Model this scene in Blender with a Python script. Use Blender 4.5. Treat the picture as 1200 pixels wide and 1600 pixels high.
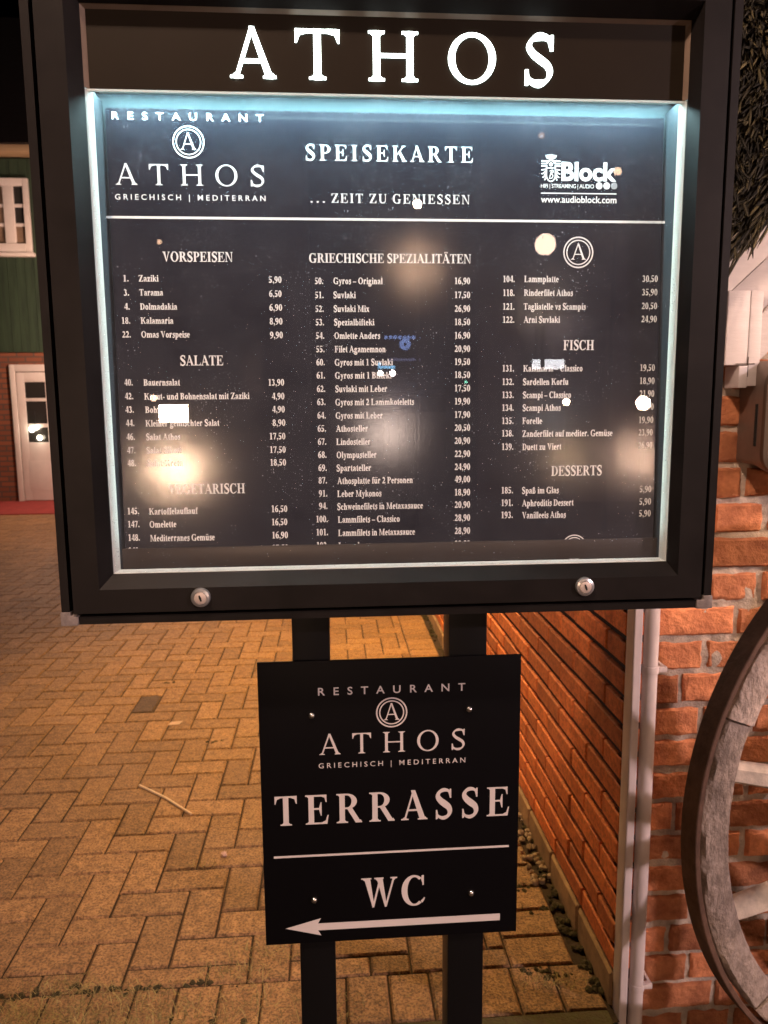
import bpy, bmesh, math, random
from mathutils import Vector, Matrix, noise
random.seed(7)
for o in list(bpy.data.objects): bpy.data.objects.remove(o)
SC = bpy.context.scene
COL = SC.collection
R = math.radians
# ------------------------------------------------------------------ camera
EYE = 1.38                     # metres above the paving
FPX = 1176.15                  # focal length in pixels of the 1200 x 1600 photograph
def cam_rows(yaw, pitch, roll):
    cy, sy = math.cos(yaw), math.sin(yaw); cp, sp = math.cos(pitch), math.sin(pitch); cr, sr = math.cos(roll), math.sin(roll)
    rz = Matrix(((cy, sy, 0), (-sy, cy, 0), (0, 0, 1))); b = Matrix(((1, 0, 0), (0, 0, -1), (0, 1, 0)))
    rx = Matrix(((1, 0, 0), (0, cp, -sp), (0, sp, cp))); rr = Matrix(((cr, -sr, 0), (sr, cr, 0), (0, 0, 1)))
    return rr @ rx @ b @ rz
CR = cam_rows(-0.07062942, 0.14183872, -0.00784326)
cam_d = bpy.data.cameras.new('camera'); cam = bpy.data.objects.new('camera', cam_d); COL.objects.link(cam)
m = Matrix.Identity(4)
for i in range(3):
    m[i][0] = CR[0][i]; m[i][1] = -CR[1][i]; m[i][2] = -CR[2][i]
m[2][3] = EYE
cam.matrix_world = m
cam_d.sensor_fit = 'VERTICAL'; cam_d.sensor_height = 36.0; cam_d.lens = 36.0 * FPX / 1600.0
cam_d.clip_start = 0.02; cam_d.clip_end = 400
cam_d.dof.use_dof = True; cam_d.dof.focus_distance = 0.83; cam_d.dof.aperture_fstop = 13
SC.camera = cam
def ray(px, py):                # direction through a photograph pixel
    return CR.transposed() @ Vector(((px - 600) / FPX, (py - 800) / FPX, 1.0))
def on_y(px, py, y):            # where that ray meets the upright plane y
    d = ray(px, py) * (y / ray(px, py).y); d.z += EYE; return d
def on_ground(px, py, z=0.0):
    d = ray(px, py); d = d * ((z - EYE) / d.z); d.z += EYE; return d
# ------------------------------------------------------------------ world, light, exposure
w = bpy.data.worlds.new("World"); SC.world = w; w.use_nodes = True
nt = w.node_tree; bg = nt.nodes['Background']
sky = nt.nodes.new('ShaderNodeTexSky'); sky.sky_type = 'NISHITA'; sky.sun_disc = False
sky.sun_elevation = R(-6); sky.sun_rotation = R(200)
nt.links.new(sky.outputs[0], bg.inputs[0]); bg.inputs[1].default_value = 0.05
SC.view_settings.view_transform = 'Standard'; SC.view_settings.look = 'None'
SC.view_settings.exposure = 0.0; SC.view_settings.gamma = 1.0
SC.cycles.use_denoising = True; SC.cycles.denoising_prefilter = 'ACCURATE'; SC.cycles.use_adaptive_sampling = False
SC.cycles.max_bounces = 8; SC.cycles.transparent_max_bounces = 16
SC.cycles.sample_clamp_indirect = 4.0
SC.cycles.caustics_reflective = False; SC.cycles.caustics_refractive = False
# powers (W) and warm colours of the added lamps, then the case led strip
ADDED_FRONT_W, ADDED_FRONT_C = 200.0, (1.0, 0.66, 0.46)
ADDED_TOP_W, ADDED_TOP_C = 820.0, (1.0, 0.68, 0.50)
FILL_W, FILL_C = 1900.0, (1.0, 0.74, 0.74)
ADDED_WALL_W, ADDED_WALL_C = 1300.0, (1.0, 0.60, 0.20)
ADDED_HOUSE_W, ADDED_HOUSE_C = 2900.0, (1.0, 0.64, 0.48)
LED_W, LED_C = 1.9, (0.58, 0.94, 1.0)
# ------------------------------------------------------------------ helpers
def tag(o, label=None, cat=None, group=None, kind=None):
    if label: o['label'] = label
    if cat: o['category'] = cat
    if group: o['group'] = group
    if kind: o['kind'] = kind
    return o
def thing(name, label, cat, loc=(0, 0, 0), group=None):
    o = bpy.data.objects.new(name, None); o.empty_display_size = 0.05; COL.objects.link(o); o.location = loc
    return tag(o, label, cat, group)
class MB:
    """collects polygons; build() links them as one mesh object"""
    def __init__(s): s.v = []; s.f = []; s.mi = []; s.cur = 0
    def poly(s, pts):
        n = len(s.v); s.v += [tuple(p) for p in pts]; s.f.append(tuple(range(n, n + len(pts)))); s.mi.append(s.cur)
    def box(s, a, b):
        x0, y0, z0 = a; x1, y1, z1 = b; n = len(s.v)
        s.v += [(x0,y0,z0),(x1,y0,z0),(x1,y1,z0),(x0,y1,z0),(x0,y0,z1),(x1,y0,z1),(x1,y1,z1),(x0,y1,z1)]
        for f in ((0,3,2,1),(4,5,6,7),(0,1,5,4),(1,2,6,5),(2,3,7,6),(3,0,4,7)):
            s.f.append(tuple(n + i for i in f)); s.mi.append(s.cur)
    def tube(s, p, q, r0, r1=None, n=12, caps=True):
        p = Vector(p); q = Vector(q); r1 = r0 if r1 is None else r1
        d = (q - p).normalized(); a = d.orthogonal().normalized(); b = d.cross(a); k = len(s.v)
        for c, r in ((p, r0), (q, r1)):
            for i in range(n):
                t = 2 * math.pi * i / n; s.v.append(tuple(c + r * (math.cos(t) * a + math.sin(t) * b)))
        for i in range(n):
            j = (i + 1) % n; s.f.append((k + i, k + j, k + n + j, k + n + i)); s.mi.append(s.cur)
        if caps:
            s.f.append(tuple(k + i for i in reversed(range(n)))); s.mi.append(s.cur)
            s.f.append(tuple(k + n + i for i in range(n))); s.mi.append(s.cur)
    def lathe(s, c, axis, prof, n=24):
        c = Vector(c); d = Vector(axis).normalized(); a = d.orthogonal().normalized(); b = d.cross(a); k = len(s.v)
        for (r, h) in prof:
            for i in range(n):
                t = 2 * math.pi * i / n; s.v.append(tuple(c + d * h + r * (math.cos(t) * a + math.sin(t) * b)))
        for j in range(len(prof) - 1):
            for i in range(n):
                i2 = (i + 1) % n; s.f.append((k+j*n+i, k+j*n+i2, k+(j+1)*n+i2, k+(j+1)*n+i)); s.mi.append(s.cur)
    def prism(s, pts, vec):                # closed outline swept along vec
        n = len(pts); k = len(s.v); vec = Vector(vec)
        s.v += [tuple(p) for p in pts] + [tuple(Vector(p) + vec) for p in pts]
        s.f.append(tuple(k + i for i in range(n))); s.mi.append(s.cur)
        s.f.append(tuple(k + n + i for i in reversed(range(n)))); s.mi.append(s.cur)
        for i in range(n):
            j = (i + 1) % n; s.f.append((k + i, k + n + i, k + n + j, k + j)); s.mi.append(s.cur)
    def sphere(s, c, r, n=16, mrows=10, sz=1.0):
        c = Vector(c); k = len(s.v)
        for j in range(mrows + 1):
            t = math.pi * j / mrows
            for i in range(n):
                u = 2 * math.pi * i / n
                s.v.append((c.x + r*math.sin(t)*math.cos(u), c.y + r*math.sin(t)*math.sin(u), c.z + sz*r*math.cos(t)))
        for j in range(mrows):
            for i in range(n):
                i2 = (i + 1) % n; s.f.append((k+j*n+i, k+(j+1)*n+i, k+(j+1)*n+i2, k+j*n+i2)); s.mi.append(s.cur)
    def build(s, name, mat, parent=None, smooth=False, bevel=0.0, recalc=True, seg=2):
        me = bpy.data.meshes.new(name); me.from_pydata(s.v, [], s.f)
        for mt in (mat if isinstance(mat, (list, tuple)) else [mat]): me.materials.append(mt)
        for p, i in zip(me.polygons, s.mi): p.material_index = i
        bm = bmesh.new(); bm.from_mesh(me)
        if recalc:
            bmesh.ops.recalc_face_normals(bm, faces=bm.faces)
        if bevel:
            bmesh.ops.bevel(bm, geom=[e for e in bm.edges if len(e.link_faces) == 2 and e.calc_face_angle(0) > 0.5], offset=bevel, segments=seg, profile=0.6, affect='EDGES')
        bm.to_mesh(me); bm.free()
        if smooth or bevel:
            for p in me.polygons: p.use_smooth = True
            if hasattr(me, 'set_sharp_from_angle'): me.set_sharp_from_angle(angle=R(42))
        o = bpy.data.objects.new(name, me); COL.objects.link(o)
        if parent is not None:
            o.parent = parent; off = Vector((0,0,0)); a = parent
            while a is not None: off += a.location; a = a.parent
            for v in me.vertices: v.co -= off
        return o
# ------------------------------------------------------------------ materials
def mat(name, col=(.5,.5,.5), rough=.5, metal=0.0, spec=.5, var=0.0, vscale=8.0, bump=0.0, bscale=60.0, bdist=.002, coat=0.0, emit=None, es=0.0, pick='NONE', rnd=0.0, col2=None, detail=4.0, stretch=None, grain=0.0, gscale=180.0, stain=0.0, sscale=1.6):
    m = bpy.data.materials.new(name); m.use_nodes = True; nt = m.node_tree; b = nt.nodes['Principled BSDF']
    b.inputs['Base Color'].default_value = (*col, 1); b.inputs['Roughness'].default_value = rough
    b.inputs['Metallic'].default_value = metal; b.inputs['Specular IOR Level'].default_value = spec
    b.inputs['Coat Weight'].default_value = coat
    L = nt.links.new
    tc = nt.nodes.new('ShaderNodeTexCoord'); vec = tc.outputs['Object']
    if stretch:
        mp = nt.nodes.new('ShaderNodeMapping'); mp.inputs['Scale'].default_value = stretch; L(vec, mp.inputs[0]); vec = mp.outputs[0]
    src = None
    if var or col2:
        n = nt.nodes.new('ShaderNodeTexNoise'); n.inputs['Scale'].default_value = vscale; n.inputs['Detail'].default_value = detail; n.inputs['Roughness'].default_value = .65; L(vec, n.inputs[0])
        rp = nt.nodes.new('ShaderNodeMapRange'); rp.inputs[1].default_value = .3; rp.inputs[2].default_value = .7; L(n.outputs[0], rp.inputs[0])
        mx = nt.nodes.new('ShaderNodeMix'); mx.data_type = 'RGBA'
        a = tuple(c * (1 - var) for c in col); c2 = col2 if col2 else tuple(min(1, c * (1 + var)) for c in col)
        mx.inputs[6].default_value = (*a, 1); mx.inputs[7].default_value = (*c2, 1); L(rp.outputs[0], mx.inputs[0]); src = mx.outputs[2]
    if rnd:
        at = nt.nodes.new('ShaderNodeAttribute'); at.attribute_name = 'tone'
        rr = nt.nodes.new('ShaderNodeMapRange'); rr.clamp = False; rr.inputs[3].default_value = 1 - rnd; rr.inputs[4].default_value = 1 + rnd; L(at.outputs['Fac'], rr.inputs[0])
        ml = nt.nodes.new('ShaderNodeVectorMath'); ml.operation = 'SCALE'; L(rr.outputs[0], ml.inputs['Scale'])
        if src: L(src, ml.inputs[0])
        else: ml.inputs[0].default_value = col
        src = ml.outputs[0]
    if stain:
        gn = nt.nodes.new('ShaderNodeTexNoise'); gn.inputs['Scale'].default_value = sscale; gn.inputs['Detail'].default_value = 8; gn.inputs['Roughness'].default_value = .62; L(vec, gn.inputs[0])
        gr = nt.nodes.new('ShaderNodeMapRange'); gr.inputs[1].default_value = .40; gr.inputs[2].default_value = .60; gr.inputs[3].default_value = 1 - stain; gr.inputs[4].default_value = 1.08; L(gn.outputs[0], gr.inputs[0])
        gm_ = nt.nodes.new('ShaderNodeVectorMath'); gm_.operation = 'SCALE'; L(gr.outputs[0], gm_.inputs['Scale'])
        if src: L(src, gm_.inputs[0])
        else: gm_.inputs[0].default_value = col
        src = gm_.outputs[0]
    if grain:
        gn = nt.nodes.new('ShaderNodeTexNoise'); gn.inputs['Scale'].default_value = gscale; gn.inputs['Detail'].default_value = 3; gn.inputs['Roughness'].default_value = .7; L(vec, gn.inputs[0])
        gr = nt.nodes.new('ShaderNodeMapRange'); gr.inputs[1].default_value = .40; gr.inputs[2].default_value = .54; gr.inputs[3].default_value = 1 - grain; gr.inputs[4].default_value = 1 + grain*.35; L(gn.outputs[0], gr.inputs[0])
        gm_ = nt.nodes.new('ShaderNodeVectorMath'); gm_.operation = 'SCALE'; L(gr.outputs[0], gm_.inputs['Scale'])
        if src: L(src, gm_.inputs[0])
        else: gm_.inputs[0].default_value = col
        src = gm_.outputs[0]
    if src: L(src, b.inputs['Base Color'])
    if bump:
        n2 = nt.nodes.new('ShaderNodeTexNoise'); n2.inputs['Scale'].default_value = bscale; n2.inputs['Detail'].default_value = 5; n2.inputs['Roughness'].default_value = .6; L(vec, n2.inputs[0])
        bp = nt.nodes.new('ShaderNodeBump'); bp.inputs['Strength'].default_value = bump; bp.inputs['Distance'].default_value = bdist; L(n2.outputs[0], bp.inputs['Height']); L(bp.outputs[0], b.inputs['Normal'])
    if emit:
        b.inputs['Emission Color'].default_value = (*emit, 1); b.inputs['Emission Strength'].default_value = es; m.cycles.emission_sampling = pick
    return m
def set_tone(o, vals):                    # one value per face -> attribute 'tone'
    at = o.data.attributes.new('tone', 'FLOAT', 'FACE')
    at.data.foreach_set('value', vals)
M = {}
M['frame'] = mat('dark_bronze_aluminium', (.0095,.0078,.0076), .40, 0.0, .16, grain=.25, gscale=9, var=.12, vscale=30, bump=.25, bscale=900, bdist=.0002)
M['frame_in'] = mat('bronze_inner_profile', (.17,.125,.095), .45, 0.0, .3, var=.1, vscale=30)
M['black'] = mat('black_powder_coat', (.0042,.004,.0045), .42, 0, .2, bump=.15, bscale=1200, bdist=.0001)
M['gap'] = mat('black_rubber', (.004,.004,.004), .8)
ml_ = bpy.data.materials.new('white_translucent_lining'); ml_.use_nodes = True; nt = ml_.node_tree; nt.nodes.clear()
_o = nt.nodes.new('ShaderNodeOutputMaterial'); _d = nt.nodes.new('ShaderNodeBsdfDiffuse'); _t = nt.nodes.new('ShaderNodeBsdfTranslucent'); _m = nt.nodes.new('ShaderNodeMixShader')
_d.inputs[0].default_value = (.86,.88,.86,1); _t.inputs[0].default_value = (.80,.90,.88,1); _m.inputs[0].default_value = .5
nt.links.new(_d.outputs[0], _m.inputs[1]); nt.links.new(_t.outputs[0], _m.inputs[2]); nt.links.new(_m.outputs[0], _o.inputs[0]); M['lining'] = ml_
M['backboard'] = mat('pale_backboard', (.062,.088,.096), .9, spec=.0)
M['header'] = mat('brown_header_panel', (.0125,.0085,.005), .5, 0, .12, var=.1, vscale=12, bump=.1, bscale=500, bdist=.0002)
M['ledge'] = mat('brown_ledge', (.035,.026,.022), .35, .2, .5)
M['letter_lit'] = mat('lit_acrylic_letter', (.8,.8,.8), .4, emit=(.86,1.0,.96), es=6.5)
M['added_side_led'] = mat('added_side_strip', (.8,.8,.8), .4, emit=(.80,1.0,.96), es=9.0)
M['led'] = mat('led_strip', (.8,.8,.8), .4, emit=LED_C, es=20.0)
M['chrome'] = mat('chrome', (.66,.66,.67), .3, .85)
M['brass_face'] = mat('worn_nickel', (.62,.52,.47), .45, .5)
M['cap'] = mat('grey_plastic_cap', (.20,.165,.155), .5, var=.35, vscale=120)
M['print'] = mat('white_print', (.84,.84,.85), .55)
M['print_grey'] = mat('grey_print', (.30,.30,.32), .55)
M['vinyl'] = mat('white_vinyl', (.62,.56,.55), .5)
M['panel'] = mat('black_sign_panel', (.0035,.0032,.004), .4, 0, .08, bump=.08, bscale=300, bdist=.0002)
M['steel'] = mat('steel_screw', (.6,.57,.55), .25, 1.0)
# laminated black menu sheet: dark print under a pebbled glossy laminate
ms = mat('laminated_black_sheet', (.013,.0125,.020), .55, coat=0)
nt = ms.node_tree; b = nt.nodes['Principled BSDF']; L = nt.links.new
b.inputs['Specular IOR Level'].default_value = .0
b.inputs['Coat Weight'].default_value = 1.0; b.inputs['Coat Roughness'].default_value = .112; b.inputs['Coat IOR'].default_value = 1.5
tc = nt.nodes.new('ShaderNodeTexCoord'); n = nt.nodes.new('ShaderNodeTexNoise'); n.inputs['Scale'].default_value = 620; n.inputs['Detail'].default_value = 1.0
L(tc.outputs['Object'], n.inputs[0]); bp = nt.nodes.new('ShaderNodeBump'); bp.inputs['Strength'].default_value = 1.0; bp.inputs['Distance'].default_value = .00004
L(n.outputs[0], bp.inputs['Height']); L(bp.outputs[0], b.inputs['Coat Normal'])
M['sheet'] = ms
# glass pane: clear, mirror at its Fresnel share, with a film of dust
def glass_mat(name, dust=True, film=.055):
    g = bpy.data.materials.new(name); g.use_nodes = True; nt = g.node_tree; nt.nodes.clear(); L = nt.links.new; N = nt.nodes.new
    out = N('ShaderNodeOutputMaterial'); tr = N('ShaderNodeBsdfTransparent'); gl = N('ShaderNodeBsdfGlossy'); gl.inputs['Roughness'].default_value = 0.0
    fr = N('ShaderNodeFresnel'); fr.inputs[0].default_value = 1.75          # both faces of the pane in one
    ge = N('ShaderNodeNewGeometry'); iv = N('ShaderNodeMath'); iv.operation = 'SUBTRACT'; iv.inputs[0].default_value = 1.0; L(ge.outputs['Backfacing'], iv.inputs[1])
    fm = N('ShaderNodeMath'); fm.operation = 'MULTIPLY'; L(fr.outputs[0], fm.inputs[0]); L(iv.outputs[0], fm.inputs[1])
    mx = N('ShaderNodeMixShader'); L(fm.outputs[0], mx.inputs[0]); L(tr.outputs[0], mx.inputs[1]); L(gl.outputs[0], mx.inputs[2])
    tr.inputs[0].default_value = (.985,.992,.99,1)
    if not dust:
        L(tr.outputs[0], out.inputs[0]); return g
    df = N('ShaderNodeBsdfDiffuse'); tl = N('ShaderNodeBsdfTranslucent')
    for x in (df, tl): x.inputs[0].default_value = (.64,.72,.84,1)
    dm = N('ShaderNodeMixShader'); dm.inputs[0].default_value = .5; L(df.outputs[0], dm.inputs[1]); L(tl.outputs[0], dm.inputs[2])
    tc = N('ShaderNodeTexCoord')
    def specks(scale, lo, hi, amp):
        v = N('ShaderNodeTexVoronoi'); v.inputs['Scale'].default_value = scale; v.inputs['Randomness'].default_value = 1.0; L(tc.outputs['Object'], v.inputs[0])
        r = N('ShaderNodeMapRange'); r.inputs[1].default_value = lo; r.inputs[2].default_value = hi; r.inputs[3].default_value = amp; r.inputs[4].default_value = 0; L(v.outputs['Distance'], r.inputs[0])
        c = N('ShaderNodeSeparateColor'); L(v.outputs['Color'], c.inputs[0])
        gt = N('ShaderNodeMath'); gt.operation = 'GREATER_THAN'; gt.inputs[1].default_value = .55; L(c.outputs[0], gt.inputs[0])
        mu = N('ShaderNodeMath'); mu.operation = 'MULTIPLY'; L(r.outputs[0], mu.inputs[0]); L(gt.outputs[0], mu.inputs[1]); return mu.outputs[0]
    nz = N('ShaderNodeTexNoise'); nz.inputs['Scale'].default_value = 14; nz.inputs['Detail'].default_value = 6; nz.inputs['Roughness'].default_value = .7; L(tc.outputs['Object'], nz.inputs[0])
    rz = N('ShaderNodeMapRange'); rz.inputs[1].default_value = .35; rz.inputs[2].default_value = .75; rz.inputs[3].default_value = film * .6; rz.inputs[4].default_value = film * 1.5; L(nz.outputs[0], rz.inputs[0])
    cl = N('ShaderNodeMapRange'); cl.inputs[1].default_value = .44; cl.inputs[2].default_value = .60; L(nz.outputs[0], cl.inputs[0])
    s1 = specks(420, .08, .26, .42); s2 = specks(170, .06, .14, .6); s3 = specks(800, .12, .4, .16)
    s2c = N('ShaderNodeMath'); s2c.operation = 'MULTIPLY'; L(s2, s2c.inputs[0]); L(cl.outputs[0], s2c.inputs[1])
    s1c = N('ShaderNodeMath'); s1c.operation = 'MULTIPLY'; L(s1, s1c.inputs[0]); L(cl.outputs[0], s1c.inputs[1])
    acc = rz.outputs[0]
    for s in (s1c.outputs[0], s2c.outputs[0], s3):
        a = N('ShaderNodeMath'); a.operation = 'ADD'; a.use_clamp = True; L(acc, a.inputs[0]); L(s, a.inputs[1]); acc = a.outputs[0]
    mx2 = N('ShaderNodeMixShader'); L(acc, mx2.inputs[0]); L(mx.outputs[0], mx2.inputs[1]); L(dm.outputs[0], mx2.inputs[2])
    L(mx2.outputs[0], out.inputs[0]); return g
M['glass'] = glass_mat('dusty_glass')
M['clear'] = glass_mat('clear_glass', False)
# ------------------------------------------------------------------ hand-drawn serif alphabet (units: cap height 676, x-height 473)
def q_rect(x0, y0, x1, y1): return [[(x0,y0),(x1,y0),(x1,y1),(x0,y1)]]
def q_arc(cx, cy, ox, oy, ix, iy, a0, a1, n=20, icx=None, icy=None):
    icx = cx if icx is None else icx; icy = cy if icy is None else icy; out = []
    P = []
    for i in range(n + 1):
        t = R(a0 + (a1 - a0) * i / n); c, s = math.cos(t), math.sin(t)
        P.append(((cx + ox*c, cy + oy*s), (icx + ix*c, icy + iy*s)))
    for i in range(n): out.append([P[i][0], P[i+1][0], P[i+1][1], P[i][1]])
    return out
def q_stroke(pts, n=6):
    P = []; k = len(pts)
    for i in range(k - 1):
        p0 = pts[max(i-1,0)]; p1 = pts[i]; p2 = pts[i+1]; p3 = pts[min(i+2,k-1)]
        for j in range(n + (1 if i == k-2 else 0)):
            t = j / n
            P.append([.5*((2*b)+(-a+c)*t+(2*a-5*b+4*c-d)*t*t+(-a+3*b-3*c+d)*t**3) for a,b,c,d in zip(p0,p1,p2,p3)])
    E = []
    for i, p in enumerate(P):
        a = P[max(i-1,0)]; b = P[min(i+1,len(P)-1)]; dx, dy = b[0]-a[0], b[1]-a[1]; l = math.hypot(dx,dy) or 1
        E.append(((p[0]-dy/l*p[2]/2, p[1]+dx/l*p[2]/2), (p[0]+dy/l*p[2]/2, p[1]-dx/l*p[2]/2)))
    return [[E[i][0],E[i+1][0],E[i+1][1],E[i][1]] for i in range(len(E)-1)]
def q_disc(cx, cy, r, n=16): return [[(cx+r*math.cos(2*math.pi*i/n), cy+r*math.sin(2*math.pi*i/n)) for i in range(n)]]
class Face:
    def __init__(s, W, t, sf, wl=None, ov=80):      # stem, hairline, serif thickness, lower-case stem
        s.W, s.t, s.sf, s.ov = W, t, sf, ov; s.w = wl or W*.93; s.cache = {}
    def foot(s, xl, xr, y, d, ol=None, orr=None):
        ol = s.ov if ol is None else ol; orr = s.ov if orr is None else orr; f = s.sf; b = 34
        return [[(xl-ol,y),(xr+orr,y),(xr+orr,y+d*f),(xl-ol,y+d*f)], [(xl-ol*.55,y+d*f),(xr+orr*.55,y+d*f),(xr,y+d*(f+b)),(xl,y+d*(f+b))]]
    def stem(s, x, y0, y1, w=None, bot=True, top=True, bo=None, to=None):
        w = w or s.W; o = q_rect(x, y0, x+w, y1)
        if bot: o += s.foot(x, x+w, y0, 1, *(bo or (None,None)))
        if top: o += s.foot(x, x+w, y1, -1, *(to or (None,None)))
        return o
    def diag(s, xb, yb, xt, yt, w): return [[(xb-w/2,yb),(xb+w/2,yb),(xt+w/2,yt),(xt-w/2,yt)]]
    def glyph(s, ch):
        if ch not in s.cache: s.cache[ch] = s.draw(ch)
        return s.cache[ch]
    def draw(s, ch):
        W, t, sf, w, ov = s.W, s.t, s.sf, s.w, s.ov; C = 676; X = 473; D = s.diag
        if ch in 'ÄÖÜäöü':
            base = {'Ä':'A','Ö':'O','Ü':'U','ä':'a','ö':'o','ü':'u'}[ch]; p, a = s.glyph(base)
            y = C + 110 if ch in 'ÄÖÜ' else 620; c = {'Ä':361,'Ö':389,'Ü':365,'ä':235,'ö':250,'ü':270}[ch]
            return p + q_disc(c-100, y, 58) + q_disc(c+100, y, 58), a
        if ch == ' ': return [], 250
        if ch == 'A':
            p = D(95,0,345,C+10,t*1.25) + [[(610-W*.62,0),(610+W*.48,0),(361+W*.18,C+14),(361-W*.62,C+14)]] + q_rect(185,205,520,205+t*1.1)
            return p + s.foot(95-t/2,95+t/2,0,1,ov,ov+8) + s.foot(610-W*.55,610+W*.45,0,1,ov*.8,ov*.7), 722
        if ch == 'B': return s.stem(100,0,C,to=(ov,0),bo=(ov,0)) + q_rect(100+W,C-t,310,C) + q_rect(100+W,0,330,t) + q_rect(100+W,340,320,340+t) + q_arc(300,508,270,168,270-W,168-t,-90,90) + q_arc(320,185,300,185,300-W,185-t,-90,90), 667
        if ch in 'CG':
            p = q_arc(370,338,342,354,342-W,354-t*1.15,52,308,30,icx=382)
            p += q_rect(595,455,595+t,C+8) + [[(560,590),(595,500),(595,C),(575,C)]]
            if ch == 'C': return p + q_stroke([(570,70,t*1.6),(620,115,t*1.2),(655,170,t*.7)]), 722
            return p + s.stem(530,60,300,W*.95,bot=False) + [[(530,60),(530+W*.95,60),(530+W*.95,70),(560,20)]] + q_stroke([(500,4,t*1.4),(580,20,t*1.6),(640,60,t*1.4)]), 778
        if ch == 'D': return s.stem(100,0,C,to=(ov,0),bo=(ov,0)) + q_rect(100+W,C-t,310,C) + q_rect(100+W,0,310,t) + q_arc(300,338,385,338,385-W,338-t,-90,90,24), 722
        if ch in 'EFL':
            p = s.stem(100,0,C,bo=(ov,ov if ch == 'F' else 0),to=(ov,0 if ch != 'L' else ov))
            if ch != 'L':
                xr = 600 if ch == 'E' else 565
                p += q_rect(100+W,C-t,xr,C) + [[(xr-10,C),(xr-150,C-t),(xr-60,C-70),(xr-24,C-175)],[(xr-24,C-175),(xr+4,C-175),(xr-4,C),(xr-12,C)]]
                p += q_rect(100+W,335,435,335+t) + [[(435,505),(390,375),(390,325),(435,195)],[(435,505),(435,195),(462,195),(462,505)]]
            if ch != 'F':
                p += q_rect(100+W,0,610,t) + [[(470,t),(600,0),(618,200),(575,85)],[(600,0),(612,0),(650,205),(618,205)]]
            return p, {'E':667,'F':611,'L':667}[ch]
        if ch == 'H': return s.stem(95,0,C) + s.stem(683-W,0,C) + q_rect(95+W,320,683-W,320+t*1.1), 778
        if ch == 'I': return s.stem(195-W/2,0,C), 389
        if ch == 'J': return s.stem(240,120,C,bot=False) + q_arc(200,130,40+W,150,40,150-t*1.6,-100,0) + q_disc(110,70,60), 500
        if ch == 'K': return s.stem(95,0,C) + D(250,280,600,C-10,t*1.7) + [[(330,380),(440,455),(730,0),(560,0)]] + s.foot(590,690,0,1,ov,ov) + s.foot(580,630,C,-1,ov,ov), 778
        if ch == 'M': return s.stem(115,0,C,t*1.2,to=(ov,0)) + [[(90,C),(90+W*1.1,C),(490,20),(455,20)]] + D(475,30,745,C,t*1.2) + s.stem(845-W,0,C,to=(10,ov)), 944
        if ch == 'N': return s.stem(110,0,C,t*1.2,to=(ov,0)) + [[(75,C),(75+W*1.15,C),(630,-12),(585,-12)]] + s.stem(600,0,C,t*1.2,bot=False), 722
        if ch == 'O': return q_arc(389,338,354,354,354-W,354-t*1.1,0,360,40), 778
        if ch == 'P': return s.stem(100,0,C,to=(ov,0)) + q_rect(100+W,C-t,310,C) + q_rect(100+W,300,320,300+t) + q_arc(305,488,285,188,285-W,188-t,-90,90), 611
        if ch == 'R': return s.stem(100,0,C,to=(ov,0)) + q_rect(100+W,C-t,310,C) + q_rect(100+W,318,330,318+t) + q_arc(305,497,280,179,280-W,179-t,-90,90) + [[(300,340),(300+W,345),(700,0),(545,0)]] + s.foot(560,690,0,1,0,30), 722
        if ch == 'S':
            p = q_stroke([(455,600,t*1.2),(385,652,t*1.7),(265,662,t*2.2),(160,615,W*.55),(118,520,W*.86),(185,425,W*1.0),(300,345,W*1.08),(415,265,W*1.0),(455,165,W*.86),(405,62,W*.55),(290,14,t*2.2),(180,30,t*1.7),(100,90,t*1.2)], 5)
            return p + q_rect(452,470,452+t,C+8) + [[(452,480),(452,C),(436,C-20),(410,610)]] + q_rect(62,-12,62+t,205) + [[(62+t,200),(62+t,-8),(85+t,10),(130,70)]], 556
        if ch == 'T': return s.stem(333-W/2,0,C,top=False) + q_rect(30,C-t,637,C) + [[(30,C),(30,495),(54,495),(62,C)],[(54,495),(95,600),(95,C),(54,C)],[(95,600),(200,C-t),(200,C),(95,C)],[(637,C),(637,495),(613,495),(605,C)],[(613,495),(572,600),(572,C),(613,C)],[(572,600),(467,C-t),(467,C),(572,C)]], 667
        if ch == 'U': return s.stem(100,210,C,bot=False) + s.stem(592,210,C,t*1.2,bot=False) + q_arc(363,210,263,226,263-W,226-t*2,180,270,12) + q_arc(363,210,229+t*1.2,226,229,226-t*2,270,360,12), 722
        if ch == 'V': return [[(85,C),(85+W*1.12,C),(400,60),(355,-14)]] + D(370,0,600,C,t*1.3) + s.foot(95,80+W,C,-1,ov,ov*.7) + s.foot(585,615,C,-1,ov,ov*.9), 722
        if ch == 'W': return [[(75,C),(75+W*1.1,C),(345,60),(305,-14)]] + D(318,0,500,C*.9,t*1.3) + [[(410,C),(410+W*1.1,C),(680,60),(640,-14)]] + D(655,0,885,C,t*1.3) + s.foot(85,70+W,C,-1,ov,ov*.7) + s.foot(420,405+W,C,-1,ov*.8,ov*.6) + s.foot(870,900,C,-1,ov,ov*.9), 1000
        if ch == 'Z': return q_rect(60,C-t,620,C) + q_rect(40,0,620,t) + [[(40,0),(40+W*1.15,0),(620,C),(620-W*1.15,C)]] + [[(55,C),(40,500),(75,500),(150,C-t)],[(620,0),(640,190),(600,190),(500,t)]], 667
        # lower case
        if ch == 'a': return q_rect(265,95,265+w,330) + q_arc(255,330,10+w,150,w*.12,150-t*1.4,0,150,14) + q_disc(95,370,62) + q_arc(200,125,165,138,165-w*.9,138-t*1.5,70,290,16) + q_rect(215,240,290,240+t*1.4) + q_stroke([(330+w*.1,100,w*.9),(400,35,w*.5),(470,45,t)]), 500
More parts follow.
